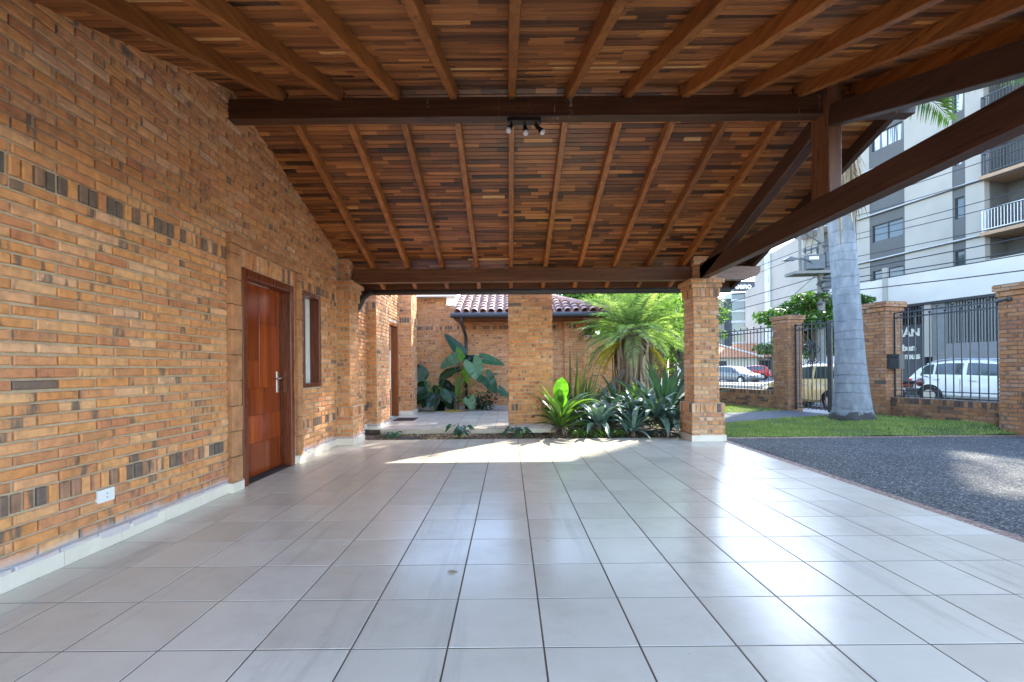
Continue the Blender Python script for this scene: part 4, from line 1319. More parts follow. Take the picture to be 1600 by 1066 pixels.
for i in range(22):
    az = i*2.39996; frond(b, T+Z*1.0, az, 1.25-1.0*(i/22), random.uniform(2.6,3.2), random.uniform(1.3,1.9), .62, 56, .035, .55, r0=.02)
frond(b, T+Z*.9, -.10, .62, 4.3, 1.35, .75, 70, .04, .9, r0=.02)
frond(b, T+Z*.9, .06, .52, 4.4, 1.15, .75, 70, .04, .9, r0=.02)
frond(b, T+Z*.9, -.24, .66, 4.1, 1.35, .75, 70, .04, .9, r0=.02)
b.build('fronds', LM['royal'], p)

# trees
def leaf_clumps(name, clumps, per, size, mat, parent, up=.4, seed=0, flat=1.0):
    """clumps: (x,y,z,rx,ry,rz). Leaves as small rhombs spread through each clump"""
    rg = np.random.default_rng(seed)
    Vv = []; rn = []
    for (x, y, z, rx, ry, rz_) in clumps:
        n = int(per*rx*ry*rz_**.5)
        d = rg.normal(size=(n,3)); d /= np.linalg.norm(d, axis=1)[:,None]
        rad = rg.uniform(.35, 1.0, size=(n,1))**.6*(1+.18*np.sin(d[:,:1]*7+x)*np.sin(d[:,1:2]*6+y))
        c = d*rad*np.array([rx,ry,rz_])+np.array([x,y,z])
        nr = rg.normal(size=(n,3))*.7+d*.5+np.array([0,0,up]); nr /= np.linalg.norm(nr, axis=1)[:,None]
        a = np.cross(nr, rg.normal(size=(n,3))); a /= np.linalg.norm(a, axis=1)[:,None]
        b_ = np.cross(nr, a)
        s = rg.uniform(.6, 1.25, size=(n,1))*size
        q = np.stack([c-a*s*.5, c+b_*s*.26+a*s*.08, c+a*s*.5, c-b_*s*.26+a*s*.08], axis=1)
        Vv.append(q); rn.append(np.clip(rg.normal(.45,.22,size=n)+rg.uniform(-.12,.12), 0, 1))
    Q = np.concatenate(Vv).reshape(-1,3); n = len(Q)//4
    fs = np.arange(n*4).reshape(n,4).tolist()
    return mesh_obj(name, Q, fs, mat, parent, rnd=np.concatenate(rn))
def tree(name, label, B, th, tr, clumps, per, size, mat, seed, up=.4):
    B = V(B); t = thing(name, label, 'tree', B)
    b = MB(); top = B+V((random.uniform(-.15,.15), 0, th))
    b.tube([B-Z*.2, B+Z*th*.3, B+V(((top.x-B.x)*.6,.05,th*.7)), top], [tr*1.35, tr, tr*.85, tr*.7], 10)
    o = b.build('trunk', M['bark'], t, smooth=True)
    l = MB()
    for c in clumps:
        e = V(c[:3]); m_ = top.lerp(e, .5)+V((0,0,.12))
        l.tube([top-Z*random.uniform(0,th*.25), m_, e], [tr*.45, tr*.28, tr*.08], 6)
    l.build('limbs', M['bark'], t)
    leaf_clumps('crown', clumps, per, size, mat, t, up, seed)
    return t
rg0 = random.Random(5)
cl = []
C0 = at(1268, 560, 24.0); C0.z = -.02
for (px, py, rx, rz_) in ((1215,492,1.1,.35),(1250,480,1.2,.35),(1290,478,1.3,.4),(1322,470,1.0,.35),(1335,488,.9,.4),(1238,505,1.3,.4),(1275,500,1.3,.5),(1310,508,1.2,.5),(1260,525,1.2,.5),(1295,530,1.2,.5),(1232,530,.9,.4),(1265,465,.9,.25),(1205,500,.7,.25),(1220,548,.8,.3),(1280,548,1.0,.4),(1345,470,.7,.3),(1195,545,.6,.3)):
    Y = 24+rg0.uniform(-1.3, 1.3); q = at(px, py, Y); cl.append((q.x, q.y, q.z, rx, rx*1.05, rz_))
tree('almond_tree', 'layered broad-leaved street tree beyond the iron gate', C0, 2.6, .16, cl, 900, .25, LM['tree'], 3, up=1.1)
def rand_clumps(cx, cy, cz, rx, ry, rz_, n, r0, r1, seed):
    q = random.Random(seed); o = []
    for _ in range(n):
        a = q.uniform(0, 6.28); u = q.uniform(-1, 1); k = q.uniform(.45, 1)
        o.append((cx+rx*k*math.cos(a)*math.sqrt(1-u*u), cy+ry*k*math.sin(a)*math.sqrt(1-u*u), cz+rz_*k*u, *( [q.uniform(r0, r1)]*2), q.uniform(r0, r1)*.8))
    return o
tree('garden_tree', 'bright leafy tree directly behind the shaggy palm', (4.6,16.2,-.05), 1.8, .12, rand_clumps(4.5,16.2,3.6,1.5,1.2,1.7,30,.5,.9,1), 700, .15, LM['tree2'], 4)
tree('garden_tree', 'leafy tree behind the boundary wall, right of the wing roof', (3.6,20.5,-.2), 2.4, .16, rand_clumps(3.5,20.8,4.5,2.2,1.6,2.3,34,.7,1.2,2), 520, .20, LM['tree2'], 5)
tree('garden_tree', 'dark leafy tree beyond the fence, left of the right brick column', (8.6,22.0,-.2), 2.2, .16, rand_clumps(8.4,22.5,4.0,2.0,1.6,2.4,34,.7,1.1,3), 520, .20, LM['tree'], 6)
tree('garden_tree', 'small bushy tree by the far end of the fence', (5.6,14.6,-.05), 1.2, .08, rand_clumps(5.55,14.7,2.2,.75,.7,1.1,18,.4,.6,4), 800, .12, LM['tree2'], 7)
tree('garden_tree', 'tall tree rising far behind the boundary wall', (6.0,27.0,-.3), 4.0, .22, rand_clumps(6.0,27.5,6.5,3.2,2,3.2,34,1.0,1.7,8), 300, .28, LM['tree'], 8)
tree('street_tree', 'small leafy tree peeking from behind the right brick column', (12.0,28.0,-.2), 2.0, .10, rand_clumps(12.4,28,3.4,.9,.9,1.1,10,.4,.6,9), 380, .2, LM['tree'], 9)
tree('added_shade_tree', 'unseen tree added behind the fence, its high crown shading the left of the floor', (6.3,17.3,-.05), 8.0, .13, rand_clumps(5.2,16.6,10.0,2.4,1.3,2.0,44,.6,1.0,21), 260, .17, LM['tree'], 22)  # added out of view to keep sun off the left floor and wall
# dry leaves on the floor
for (x, y, l) in ((-.36,2.57,'dry brown leaf on the tiles near the middle of the floor'), (.24,3.02,'tiny dry leaf on the tiles, right of the larger one'), (.92,5.2,'small dry leaf on the tiles toward the planting bed')):
    b = MB(); s_ = .035 if x < 0 else .018
    blade(b, (x,y,.006), (1,.3,0), (0,-.1,1), s_*2, s_, .25, lobes=False, n=4)
    tag(b.build('fallen_leaf', LM['dry'], None, origin=(x,y,.002)), l, 'leaf')

# ================================================================== STREET SIDE
def fbox(mb, a0, a1, o0, o1, z0, z1, mi=0, r=None):
    p = [FP(a0,o0), FP(a1,o0), FP(a1,o1), FP(a0,o1)]
    mb.add([(q.x,q.y,z0) for q in p]+[(q.x,q.y,z1) for q in p], [(0,3,2,1),(4,5,6,7),(0,1,5,4),(1,2,6,5),(2,3,7,6),(3,0,4,7)], mi, r)
M['render_light'] = plain('light_render', (.315,.295,.265), .85, var=.10, nscale=.6)
M['render_dark'] = plain('dark_render', (.085,.085,.087), .8, var=.10, nscale=.8)
M['slate'] = plain('slate_paint', (.035,.042,.055), .6, var=.12)
M['render_white'] = plain('white_render', (.50,.47,.43), .8, var=.08, nscale=.8)
M['grey_wall'] = plain('grey_paint', (.16,.165,.17), .7, var=.1)
M['slatm'] = plain('black_slats', (.02,.02,.022), .5, var=.2)
M['trim'] = plain('ledge_trim', (.36,.37,.38), .6, var=.1)
M['soffit_w'] = plain('wood_soffit', (.34,.21,.12), .6, var=.15)
M['rail_light'] = plain('light_rail', (.55,.56,.57), .4, var=.08)
M['winframe'] = plain('window_frame', (.02,.022,.026), .4, var=.1)
ap = thing('apartment_building', 'grey apartment block with dark window bands and recessed balconies across the street', 'building', tuple(FP(-5, 20, 0)))
OF = 17.3
FL = [4.78, 7.46, 10.14, 12.82, 15.50, 18.2, 20.9, 23.6]
W_ = MB(); LG = MB(); DP = {}
def dfox(key): return DP.setdefault(key, MB())
def window(a0, a1, z0, z1, split, curtain):
    f = MB(); t = .05
    fbox(f, a0, a1, OF+.10, OF+.16, z0, z0+t); fbox(f, a0, a1, OF+.10, OF+.16, z1-t, z1)
    fbox(f, a0, a0+t, OF+.101, OF+.159, z0+t, z1-t); fbox(f, a1-t, a1, OF+.101, OF+.159, z0+t, z1-t)
    if split: m_ = (a0+a1)/2; fbox(f, m_-.025, m_+.025, OF+.101, OF+.159, z0+t, z1-t)
    w = f.build('window', M['winframe'], ap)
    g_ = MB(); fbox(g_, a0+t, a1-t, OF+.14, OF+.15, z0+t, z1-t); g_.build('pane', M['glass'] if not curtain else M['glass_curtain'], w)
mgc = leaf_mat  # (placeholder name kept unused)
def glass_curtain():
    m, nt, bs = newmat('curtained_glass')
    pos = geo_pos(nt); n = noise(nt, vscale(nt, pos, (5,5,.15)), 2.2, 2)
    rp = ramp(nt, [(.42, (.10,.12,.14)), (.5, (.50,.52,.55)), (.8, (.62,.64,.66))]); nt.links.new(n, rp.inputs[0])
    nt.links.new(rp.outputs[0], bs.inputs['Base Color']); bs.inputs['Roughness'].default_value = .12
    return m
M['glass_curtain'] = glass_curtain()
nxt = FL[1:]+[26.2]
for i, z0 in enumerate(FL):
    z1 = nxt[i]; lowpart = z0 < 9
    for (a0, a1) in (((-12.2,-10.66),(-8.75,-6.54))+(((-6.0,-5.26),) if z0 < 15 else ()) if z0 < 18 else ()): fbox(W_, a0, a1, OF, OF+.35, z0, z1)
    if z0 > 18:   # unseen rooftop screen walls added to shade the yard; their slot casts a sun patch
        if z0 < 19:
            for q_ in ((-12.2,-8.05,z0,z1),(-6.95,-6.0,z0,z1),(-8.05,-6.95,z0,z0+.35)): fbox(W_, q_[0], q_[1], OF, OF+.35, q_[2], q_[3])
        else: fbox(W_, -12.2, -6.0, OF, OF+.35, z0, z1)
        continue
    for (a0, a1, w0, w1, zb, zt, sp_) in ((-10.66,-8.75,-10.52,-8.86,.98,1.98,True),(-6.54,-6.0,-6.46,-6.07,1.05,2.12,False)):
        wb, wt = z0+zb, z0+zt
        o = OF+.03
        D_ = dfox(a0)
        fbox(D_, a0, a1, o, OF+.35, z0, wb); fbox(D_, a0, a1, o, OF+.35, wt, z1)
        fbox(D_, a0, w0, o, OF+.35, wb, wt); fbox(D_, w1, a1, o, OF+.35, wb, wt)
        window(w0, w1, wb, wt, sp_, (i in (3, 4)) or (i == 2 and not sp_))
    e_ = -5.2 if z1 < 16 else -6.0
    fbox(LG, -12.2, e_, OF-.10, OF-.001, z1-.12, z1-.02, 0); fbox(LG, -12.2, e_, OF-.13, OF-.101, z1-.08, z1-.02, 1)
    if lowpart:   # lower left extension
        fbox(W_, -12.6, -12.2, OF+.001, OF+.35, z0, z1); fbox(dfox(-14), -14.0, -12.6, OF+.03, OF+.35, z0, z1); fbox(W_, -15.2, -14.0, OF, OF+.35, z0, z1)
        window(-13.7, -12.9, z0+.9, z0+2.0, False, False)
    # balcony
    if z0 < 16: fbox(W_, -5.26, -1.0, OF-.35, OF+1.7, z0-.16, z0-.0, 1)
    if z0 < 15:
        bal = MB(); A0, A1 = -5.20, -1.05
        fbox(bal, A0, A1, OF-.31, OF-.26, z0+1.02, z0+1.07); fbox(bal, A0, A1, OF-.305, OF-.265, z0+.10, z0+.14)
        k = A0
        while k < A1: fbox(bal, k, k+.022, OF-.30, OF-.275, z0+.14, z0+1.02); k += .115
        for k in (A0, (A0+A1)/2, A1-.05): fbox(bal, k, k+.05, OF-.312, OF-.258, z0, z0+1.02)
        k = OF-.26
        fbox(bal, A0-.001, A0+.04, OF-.26, OF+.0, z0+1.02, z0+1.07)
        while k < OF: fbox(bal, A0, A0+.022, k, k+.02, z0+.02, z0+1.02); k += .11
        bal.build('balcony_railing', M['rail_light'] if z0 < 9 else M['iron'], ap)
        D_ = dfox(-5)
        fbox(D_, -5.26, -1.0, OF+1.5, OF+1.7, z0, z1-.16)
        fbox(D_, -5.30, -5.22, OF+.35, OF+1.5, z0, z1-.16)
        bdw = MB(); fbox(bdw, -4.1, -2.2, OF+1.42, OF+1.499, z0+.02, z0+2.2); w = bdw.build('balcony_door', M['winframe'], ap)
        gl = MB(); fbox(gl, -4.0, -3.2, OF+1.405, OF+1.419, z0+.1, z0+2.1); fbox(gl, -3.1, -2.3, OF+1.405, OF+1.419, z0+.1, z0+2.1); gl.build('pane', M['glass'] if i != 2 else M['glass_curtain'], w)
    fbox(W_, -1.0, 1.0, OF, OF+.35, z0, z1) if z0 < 15 else None
fbox(W_, -12.2, -6.0, OF+1.8, OF+6, 0, 18.1); fbox(W_, -5.99, 1.0, OF+1.8, OF+5, 0, 15.5); fbox(W_, -12.19, -11.8, OF+.36, OF+1.79, 4.7, 18.1)
fbox(W_, -15.2, -12.21, OF+.36, OF+6, 0, 10.6); fbox(W_, -11.7, -6.05, OF+.36, OF+1.78, 17.9, 18.1); fbox(W_, -6.35, -6.0, OF+.36, OF+1.79, 15.5, 17.89)
leaf_clumps('dapple_leaves', [(FP(q_, OF+.1).x, FP(q_, OF+.1).y, z_, .42, .42, .42) for q_, z_ in ((-7.9,18.9),(-7.75,20.3),(-7.1,18.8),(-7.05,20.5),(-7.45,19.5),(-7.3,20.7),(-7.85,19.6))], 260, .22, LM['tree'], ap, .2, 77)  # added leaves in the screen slot, there to dapple the driveway sun patch
W_.build('wall', [M['render_light'], M['soffit_w']], ap)
for q_ in DP.values(): q_.build('dark_panel', M['render_dark'], ap)
LG.build('ledges', [M['winframe'], M['trim']], ap)
# low slab balcony at the left end
b = MB(); fbox(b, -15.2, -12.4, OF-1.2, OF-.002, 10.14-.18, 10.14); b.build('balcony_slab', M['trim'], ap)
b = MB(); k = -15.15
while k < -12.45: fbox(b, k, k+.03, OF-1.15, OF-1.12, 10.14, 11.1); k += .16
fbox(b, -15.2, -12.4, OF-1.17, OF-1.1, 11.1, 11.16); b.build('balcony_railing', M['iron'], ap)
# podium: white band, slatted garage front, sign panel
PO = 16.3
pd = thing('podium_front', 'white band over the dark slatted garage front with sign lettering below the apartments', 'building front', tuple(FP(-5, PO, 0)))
b = MB(); fbox(b, -14.6, 8, PO, OF-.36, 4.42, 6.0); fbox(b, -14.6, -11.0, PO+.01, PO+.4, 0, 4.42); b.build('white_band', M['render_white'], pd)
b = MB(); fbox(b, -10.9, -7.25, PO+.15, PO+.4, -.02, 4.42); b.build('sign_panel', M['slate'], pd)
b = MB(); fbox(b, -7.2, -6.92, PO+.02, PO+.3, 1.6, 4.415); fbox(b, -9.2, -8.95, PO-.05, PO+.1, 4.43, 6.6); b.build('pillar', M['render_light'], pd)
b = MB(); fbox(b, -6.9, 8, PO+.12, PO+.4, -.02, 2.25)
for a0, a1 in ((-6.9,-6.35),(-4.15,-3.6),(-1.4,-.9),(1.4,8)): fbox(b, a0, a1, PO+.12, PO+.4, 2.25, 4.41)
b.build('garage_wall', M['grey_wall'], pd)
b = MB()
for a0, a1 in ((-6.35,-4.15),(-3.6,-1.4),(-.9,1.4)):
    fbox(b, a0, a1, PO+.33, PO+.39, 2.25, 4.41)
    k = a0+.04
    while k < a1-.05: fbox(b, k, k+.05, PO+.14, PO+.26, 2.26, 4.40, 1); k += .115
b.build('slats', [M['slatm'], M['grey_wall']], pd)
b = MB(); k = -10.85
while k < -7.35: fbox(b, k, k+.05, PO+.03, PO+.14, 3.35, 4.40); k += .13
b.build('slats', M['slatm'], pd)
b = MB(); fbox(b, -10.9, 8, PO-.03, PO+.02, 4.28, 4.415); b.build('band_edge', M['slatm'], pd)
M['letter'] = plain('sign_letters', (.55,.53,.47), .4, var=.05)
def text(s, size, loc, xa, za, depth, mat, parent, name='lettering', bold=0.0, spacing=1.0):
    cu_ = bpy.data.curves.new(name, 'FONT'); cu_.body = s; cu_.size = size; cu_.extrude = depth; cu_.offset = bold; cu_.space_character = spacing
    to = bpy.data.objects.new('tmp', cu_); COL.objects.link(to)
    bpy.context.view_layer.update()
    dg = bpy.context.evaluated_depsgraph_get()
    me = bpy.data.meshes.new_from_object(to.evaluated_get(dg))
    bpy.data.objects.remove(to)
    xa = V(xa).normalized(); za = V(za).normalized(); ya = xa.cross(za)*-1   # normal = x cross up
    nrm_ = xa.cross(za)
    vsx = [V(loc)+xa*v.co.x+za*v.co.y+nrm_*v.co.z for v in me.vertices]
    fsx = [tuple(pp.vertices) for pp in me.polygons]
    return mesh_obj(name, vsx, fsx, mat, parent)
text('MÁN', .56, FP(-8.70, PO+.13, 2.72), FU, Z, .03, M['letter'], pd, bold=.012, spacing=1.0)
text('urban', .47, FP(-8.74, PO+.13, 1.96), FU, Z, .03, M['letter'], pd, bold=.014)
text('domus', .47, FP(-8.74, PO+.13, 1.52), FU, Z, .03, M['letter'], pd, bold=.014)

# far buildings
M['far_render'] = plain('weathered_white_render', (.275,.255,.235), .85, var=.14, nscale=.25)
wb_ = thing('white_building', 'big blank white building with one dark vertical strip beyond the utility pole', 'building', (42, 60, 0))
b = MB(); b.prism([(36.3,66.3),(33.6,47.5),(60,47.5),(60,66.3)], -.3, 16.5, 'z'); b.prism([(36.8,70),(36.31,66.31),(60,66.31),(60,70)], -.3, 13.0, 'z')
b.build('wall', M['far_render'], wb_)
b = MB()
d_ = V((33.6-36.8, 47.5-70, 0)).normalized(); n_ = V((-d_.y, d_.x, 0)) if V((-d_.y, d_.x, 0)).x < 0 else V((d_.y, -d_.x, 0))
q0 = V((36.8,70,0))+d_*8.5
b.obox(q0+n_*.05+Z*10.5, d_*.85, n_*.12, Z*6.2); b.build('vertical_strip', M['trim'], wb_)
b = MB()
for k in range(5): b.obox(q0+n_*.15+Z*(6.5+k*2.2)+d_*.1, d_*.3, n_*.05, Z*.45)
b.build('openings', M['glass'], wb_)
tw = thing('office_tower', 'distant white and glass office tower with a dark rooftop sign', 'building', (56, 112, 0))
b = MB(); b.prism([(51,114),(57.4,114),(57.4,126),(51,126)], -.3, 18.5, 'z'); b.build('white_wing', M['far_render'], tw)
b = MB(); b.prism([(54.6,110),(57.6,109.5),(57.6,113.9),(54.6,113.9)], -.3, 19.3, 'z'); b.build('glass_shaft', M['glass'], tw)
b = MB()
for k in range(7): b.prism([(54.4,109.7),(57.7,109.2),(57.7,109.45),(54.4,109.95)], 1.5+k*2.6, 2.1+k*2.6, 'z')
b.build('floor_bands', M['trim'], tw)
b = MB(); b.prism([(57.7,108),(64,108),(64,120),(57.7,120)], -.3, 19.2, 'z'); b.build('upper_block', M['render_dark'], tw)
b = MB(); b.prism([(53.6,107.2),(60.2,107.2),(60.2,108),(53.6,108)], 19.25, 21.6, 'z'); b.build('sign_board', M['slate'], tw)
M['lit'] = plain('white_letters', (.85,.86,.88), .4, var=.02)
text('ueno', 1.9, (54.0,107.15,19.85), (1,0,0), Z, .04, M['lit'], tw, bold=.03)
# low house across the junction
hs = thing('tiled_house', 'low cream house with orange tiled hip roof seen through the left railing', 'house', (34, 63, 0))
M['cream'] = plain('cream_render', (.62,.58,.48), .85, var=.06)
b = MB(); b.box(26, 33.2, 60, 70, -.3, 2.5); b.box(33.2, 42, 61.5, 70, -.3, 2.5); b.build('wall', M['cream'], hs)
b = MB()
b.add([(25.3,59.3,2.45),(33.6,59.3,2.45),(33.6,71,2.45),(25.3,71,2.45),(29.5,63.6,4.35),(29.5,67,4.35)], [(0,1,4),(1,2,5,4),(2,3,5),(3,0,4,5)])
b.add([(31,60.6,2.5),(43,60.6,2.5),(43,71,2.5),(31,71,2.5),(33,65.5,4.6),(41,65.5,4.6)], [(0,1,5,4),(1,2,5),(2,3,4,5),(3,0,4)])
b.build('roof', M['clay2'], hs)
b = MB(); b.tube([(33.6,59.3,2.5),(31.5,61.5,3.45),(29.5,63.6,4.4)], .16, 6); b.build('hip_ridge', M['render_white'], hs)
for x0, x1, y0, z0, z1 in ((27.6,29.0,59.93,.9,2.0),(34.2,36.0,61.43,.2,2.05),(36.6,39.2,61.43,.2,2.05)):
    b = MB(); b.box(x0, x1, y0, y0+.12, z0, z1); b.build('window', M['glass'], hs)
for x in (33.5, 36.3, 39.5):
    b = MB(); b.box(x-.13, x+.13, 60.75, 61.0, -.3, 2.45); b.build('porch_post', M['render_white'], hs)
t = thing('hedge', 'dark clipped hedge in front of the low tiled house', 'hedge', (27, 57.5, -.2))
leaf_clumps('foliage', [(24.5+i*.8, 57.5, .55, .8, .6, .6) for i in range(9)], 420, .22, LM['tree'], t, .4, 12)
b = MB(); b.prism([(8,33),(70,33),(70,56),(8,56)], -.25, -.16, 'z'); tag(b.build('cross_street', M['asphalt']), kind='structure')

# ------------------------------------------------------------------ vehicles
def paint(name, col, rough=.28):
    m, nt, bs = newmat(name)
    co = obj_co(nt); n = noise(nt, co, 3, 4)
    rp = ramp(nt, [(.3, tuple(c*.92 for c in col)), (.7, col)]); nt.links.new(n, rp.inputs[0]); nt.links.new(rp.outputs[0], bs.inputs['Base Color'])
    bs.inputs['Roughness'].default_value = rough; bs.inputs['Coat Weight'].default_value = .6; bs.inputs['Coat Roughness'].default_value = .05
    return m
M['tyre'] = plain('tyre', (.018,.018,.018), .85, var=.2)
M['rim'] = plain('rim', (.45,.46,.47), .3, metal=.8, var=.1)
M['red_lens'] = plain('red_lens', (.45,.015,.015), .15, var=.05)
M['lens'] = plain('head_lens', (.65,.67,.68), .1, var=.05)
def vehicle(name, label, L, W, H, mat, kind, loc, fwd, group='cars on the street'):
    t = thing(name, label, 'car', (0, 0, 0), group)
    hw = W/2
    if kind == 'suv':
        xs = [0,.015,.06,.16,.35,.55,.70,.82,.93,.985,1]
        zb = [.55,.42,.33,.28,.27,.27,.27,.27,.30,.40,.52]
        ztp = [.80,.95,1.03,1.05,1.03,1.01,.99,.95,.88,.78,.66]
        ws = [.80,.88,.95,1,1,1,1,.98,.93,.84,.74]
        gx = [.02,.08,.15,.26,.42,.54,.62,.76]; gz_ = [0,.30,.46,.53,.55,.51,.38,0]
        wins = [(.10,.185,.25),(.20,.36,0),(.385,.575,0)]
    else:
        xs = [0,.015,.06,.16,.35,.55,.70,.82,.93,.985,1]
        zb = [.50,.38,.28,.24,.22,.22,.22,.22,.26,.36,.46]
        ztp = [.78,.90,.95,.96,.94,.92,.90,.85,.77,.68,.58]
        ws = [.80,.88,.95,1,1,1,1,.98,.93,.84,.74]
        gx = [.03,.08,.15,.27,.42,.54,.62,.77]; gz_ = [0,.28,.44,.50,.50,.46,.37,0]
        wins = [(.10,.18,.2),(.195,.37,0),(.395,.60,0)]
    ks = H/(max(gz_)+1.03 if kind == 'suv' else max(gz_)+.94)
    zb = [z*ks for z in zb]; ztp = [z*ks for z in ztp]; gz_ = [z*ks for z in gz_]
    def lerp(xq, xl, yl):
        for i in range(len(xl)-1):
            if xl[i] <= xq <= xl[i+1]:
                u = (xq-xl[i])/(xl[i+1]-xl[i]); return yl[i]*(1-u)+yl[i+1]*u
        return yl[-1] if xq > xl[-1] else yl[0]
    b = MB(); vs = []; N1 = 10
    for i, x in enumerate(xs):
        w = hw*ws[i]; z0, z1 = zb[i], ztp[i]; h = z1-z0
        half = [(0,z0),(.86*w,z0),(.97*w,z0+.12*h),(w,z0+.42*h),(.985*w,z0+.72*h),(.95*w,z1-.03),(.88*w,z1),(0,z1+.025)]
        ring = half+[(-y,z) for y, z in half[-2:0:-1]]
        N1 = len(ring); vs += [(x*L,y,z) for y, z in ring]
    fs = []
    for i in range(len(xs)-1):
        for j in range(N1): fs.append((i*N1+j, (i+1)*N1+j, (i+1)*N1+(j+1)%N1, i*N1+(j+1)%N1))
    fs += [tuple(range(N1)), tuple(range((len(xs)-1)*N1+N1-1, (len(xs)-1)*N1-1, -1))]
    b.add(vs, fs, 0)
    belt = lambda x: lerp(x, xs, ztp)
    wbt = lambda x: hw*.90*lerp(x, xs, ws)
    vs = []
    for x, g_ in zip(gx, gz_):
        z0 = belt(x)-.01; z1 = z0+max(.004, g_); wb0 = wbt(x); wt = wb0-.24*g_*1.0
        half = [(wb0,z0),((wb0*.45+wt*.55),z0+(z1-z0)*.55),(wt,z1-.06*min(1,g_*3)),(wt-.10,z1),(0,z1+.02)]
        ring = half+[(-y,z) for y, z in half[-2::-1]]
        N2 = len(ring); vs += [(x*L,y,z) for y, z in ring]
    fs = []
    for i in range(len(gx)-1):
        for j in range(N2-1): fs.append((i*N2+j, (i+1)*N2+j, (i+1)*N2+j+1, i*N2+j+1))
    b.add(vs, fs, 0)
    body = b.build('body', mat, t, smooth=True)
    md = body.modifiers.new('edge', 'EDGE_SPLIT'); md.split_angle = R(38)
    def gside(x, f):
        g_ = lerp(x, gx, gz_); z0 = belt(x)-.01; wb0 = wbt(x); wt = wb0-.24*g_
        return wb0+(wt-wb0)*f, z0+g_*f
    for sd in (-1, 1):
        for (x0, x1, sl) in wins:
            w_ = MB(); pts = []
            n = 6
            for f, rng_ in ((.10, (0, 1)), (.84, (0, 1))):
                for i in range(n+1):
                    u = i/n
                    xa = x0+(x1-x0)*u
                    if f > .5:
                        if sl: xa = x0+(x1-x0)*(.25+.75*u)
                        if x1 > .5: xa = x0+(x1-x0)*(u*.86)
                    y_, z_ = gside(xa, f); pts.append((xa*L, sd*(y_+.009), z_))
            fsx = [(i, i+1, n+2+i, n+1+i) if sd < 0 else (i+1, i, n+1+i, n+2+i) for i in range(n)]
            w_.add(pts, fsx, 0); w_.build('side_window', M['glass'], t)
    for nm, i0, i1, o in (('rear_window', 0, 2, -.012), ('windshield', 5, 7, .012)):
        w_ = MB(); q = []
        for i in (i0, i1):
            x = gx[i]; f0 = .12 if gz_[i] < .01 else .88
            z0 = belt(x)-.01; g_ = gz_[i]; y_ = (wbt(x)-.24*g_)*.86
            q.append((x*L+o, y_, z0+g_*.95+.02, ))
        (xa, ya_, za_), (xb, yb_, zb_2) = q
        w_.quad((xa,-ya_,za_),(xa,ya_,za_),(xb,yb_,zb_2),(xb,-yb_,zb_2)); w_.build(nm, M['glass'], t)
    rad = .335*H/1.6 if kind == 'suv' else .30*H/1.45
    for xw in (.175, .81):
        for sd in (-1, 1):
            c = V((xw*L, sd*(hw-.10), rad)); ax = V((0, sd, 0))
            w_ = MB(); w_.tube([c-ax*.11, c-ax*.10, c+ax*.095, c+ax*.115], [rad*.93, rad, rad, rad*.93], 24)
            wh = w_.build('wheel', M['tyre'], t)
            r_ = MB(); r_.tube([c+ax*.10, c+ax*.124], [rad*.64, rad*.60], 20)
            for k in range(5):
                a = 2*math.pi*k/5; dv = V((math.cos(a),0,math.sin(a))); r_.obox(c+ax*.128+dv*rad*.33, dv*rad*.27, ax*.006, dv.cross(ax)*.03, 0)
            r_.build('rim', M['rim'], wh)
            a_ = MB(); pts = []
            for k in range(13):
                an = math.pi*k/12; pts.append(c+ax*.085+V((math.cos(an)*rad*1.10, 0, math.sin(an)*rad*1.10)))
            a_.tube(pts, .035, 6); a_.build('wheel_arch', M['tyre'], t)
    for sd in (-1, 1):
        l_ = MB(); z_ = belt(.02)
        l_.obox((.035*L, sd*hw*.85, z_-.14*ks), V((.055,0,0)), V((0,.085,0)), V((0,0,.10)), 0, ch=.02); l_.build('tail_light', M['red_lens'], t)
        l_ = MB(); l_.obox((.955*L, sd*hw*.74, belt(.95)-.12), V((.09,0,0)), V((0,.13,0)), V((0,0,.06)), 0, ch=.02); l_.build('headlight', M['lens'], t)
        m_ = MB(); y_, z_ = gside(.60, .1); m_.obox((.615*L, sd*(y_+.12), z_+.05), V((.05,0,0)), V((0,.10,0)), V((0,0,.065)), 0, ch=.02); m_.build('mirror', mat, t)
        for x in (.22, .43):
            h_ = MB(); z_ = belt(x)-.14; h_.obox((x*L, sd*(hw*.985+.006), z_), V((.09,0,0)), V((0,.014,0)), V((0,0,.016)), 0, ch=.005)
            h_.build('door_handle', M['rim'], t)
        d_2 = MB()
        for x in (.36, .58):
            d_2.box(x*L-.004, x*L+.004, sd*hw*.995-.006, sd*hw*.995+.006, zb[4]+.16, belt(x)-.10)
        d_2.build('door_seam', M['tyre'], t)
        if kind == 'suv':
            rl = MB(); pr_ = []
            for i in range(7):
                x = .13+.42*i/6; y_, z_ = gside(x, 1.0); pr_.append((x*L, sd*(y_-.04), z_+.05-(.05 if i in (0, 6) else 0)))
            rl.tube(pr_, .018, 6); rl.build('roof_rail', M['rim'], t)
    bp = MB(); bp.obox((.01*L, 0, .50*ks), V((.05,0,0)), V((0,hw*.82,0)), V((0,0,.11)), 0, ch=.03); bp.build('bumper', mat, t)
    f_ = V(fwd).normalized(); t.rotation_euler = (0, 0, math.atan2(f_.y, f_.x)); t.location = V(loc)
    return t
p0 = FP(-1.95, 8.2, -.15)
vehicle('parked_car', 'white estate car with roof rails behind the right railing', 4.6, 1.82, 1.48, paint('white_paint', (.74,.73,.69)), 'suv', p0, FU)
p0 = FP(.55, 2.60, -.15)
vehicle('parked_car', 'pale gold parked car filling the view through the iron gate', 3.4, 1.50, 1.40, paint('gold_paint', (.78,.60,.28)), 'suv', p0, -FU+FN*.03)
p0 = at(1204, 590, 46); p0.z = -.16
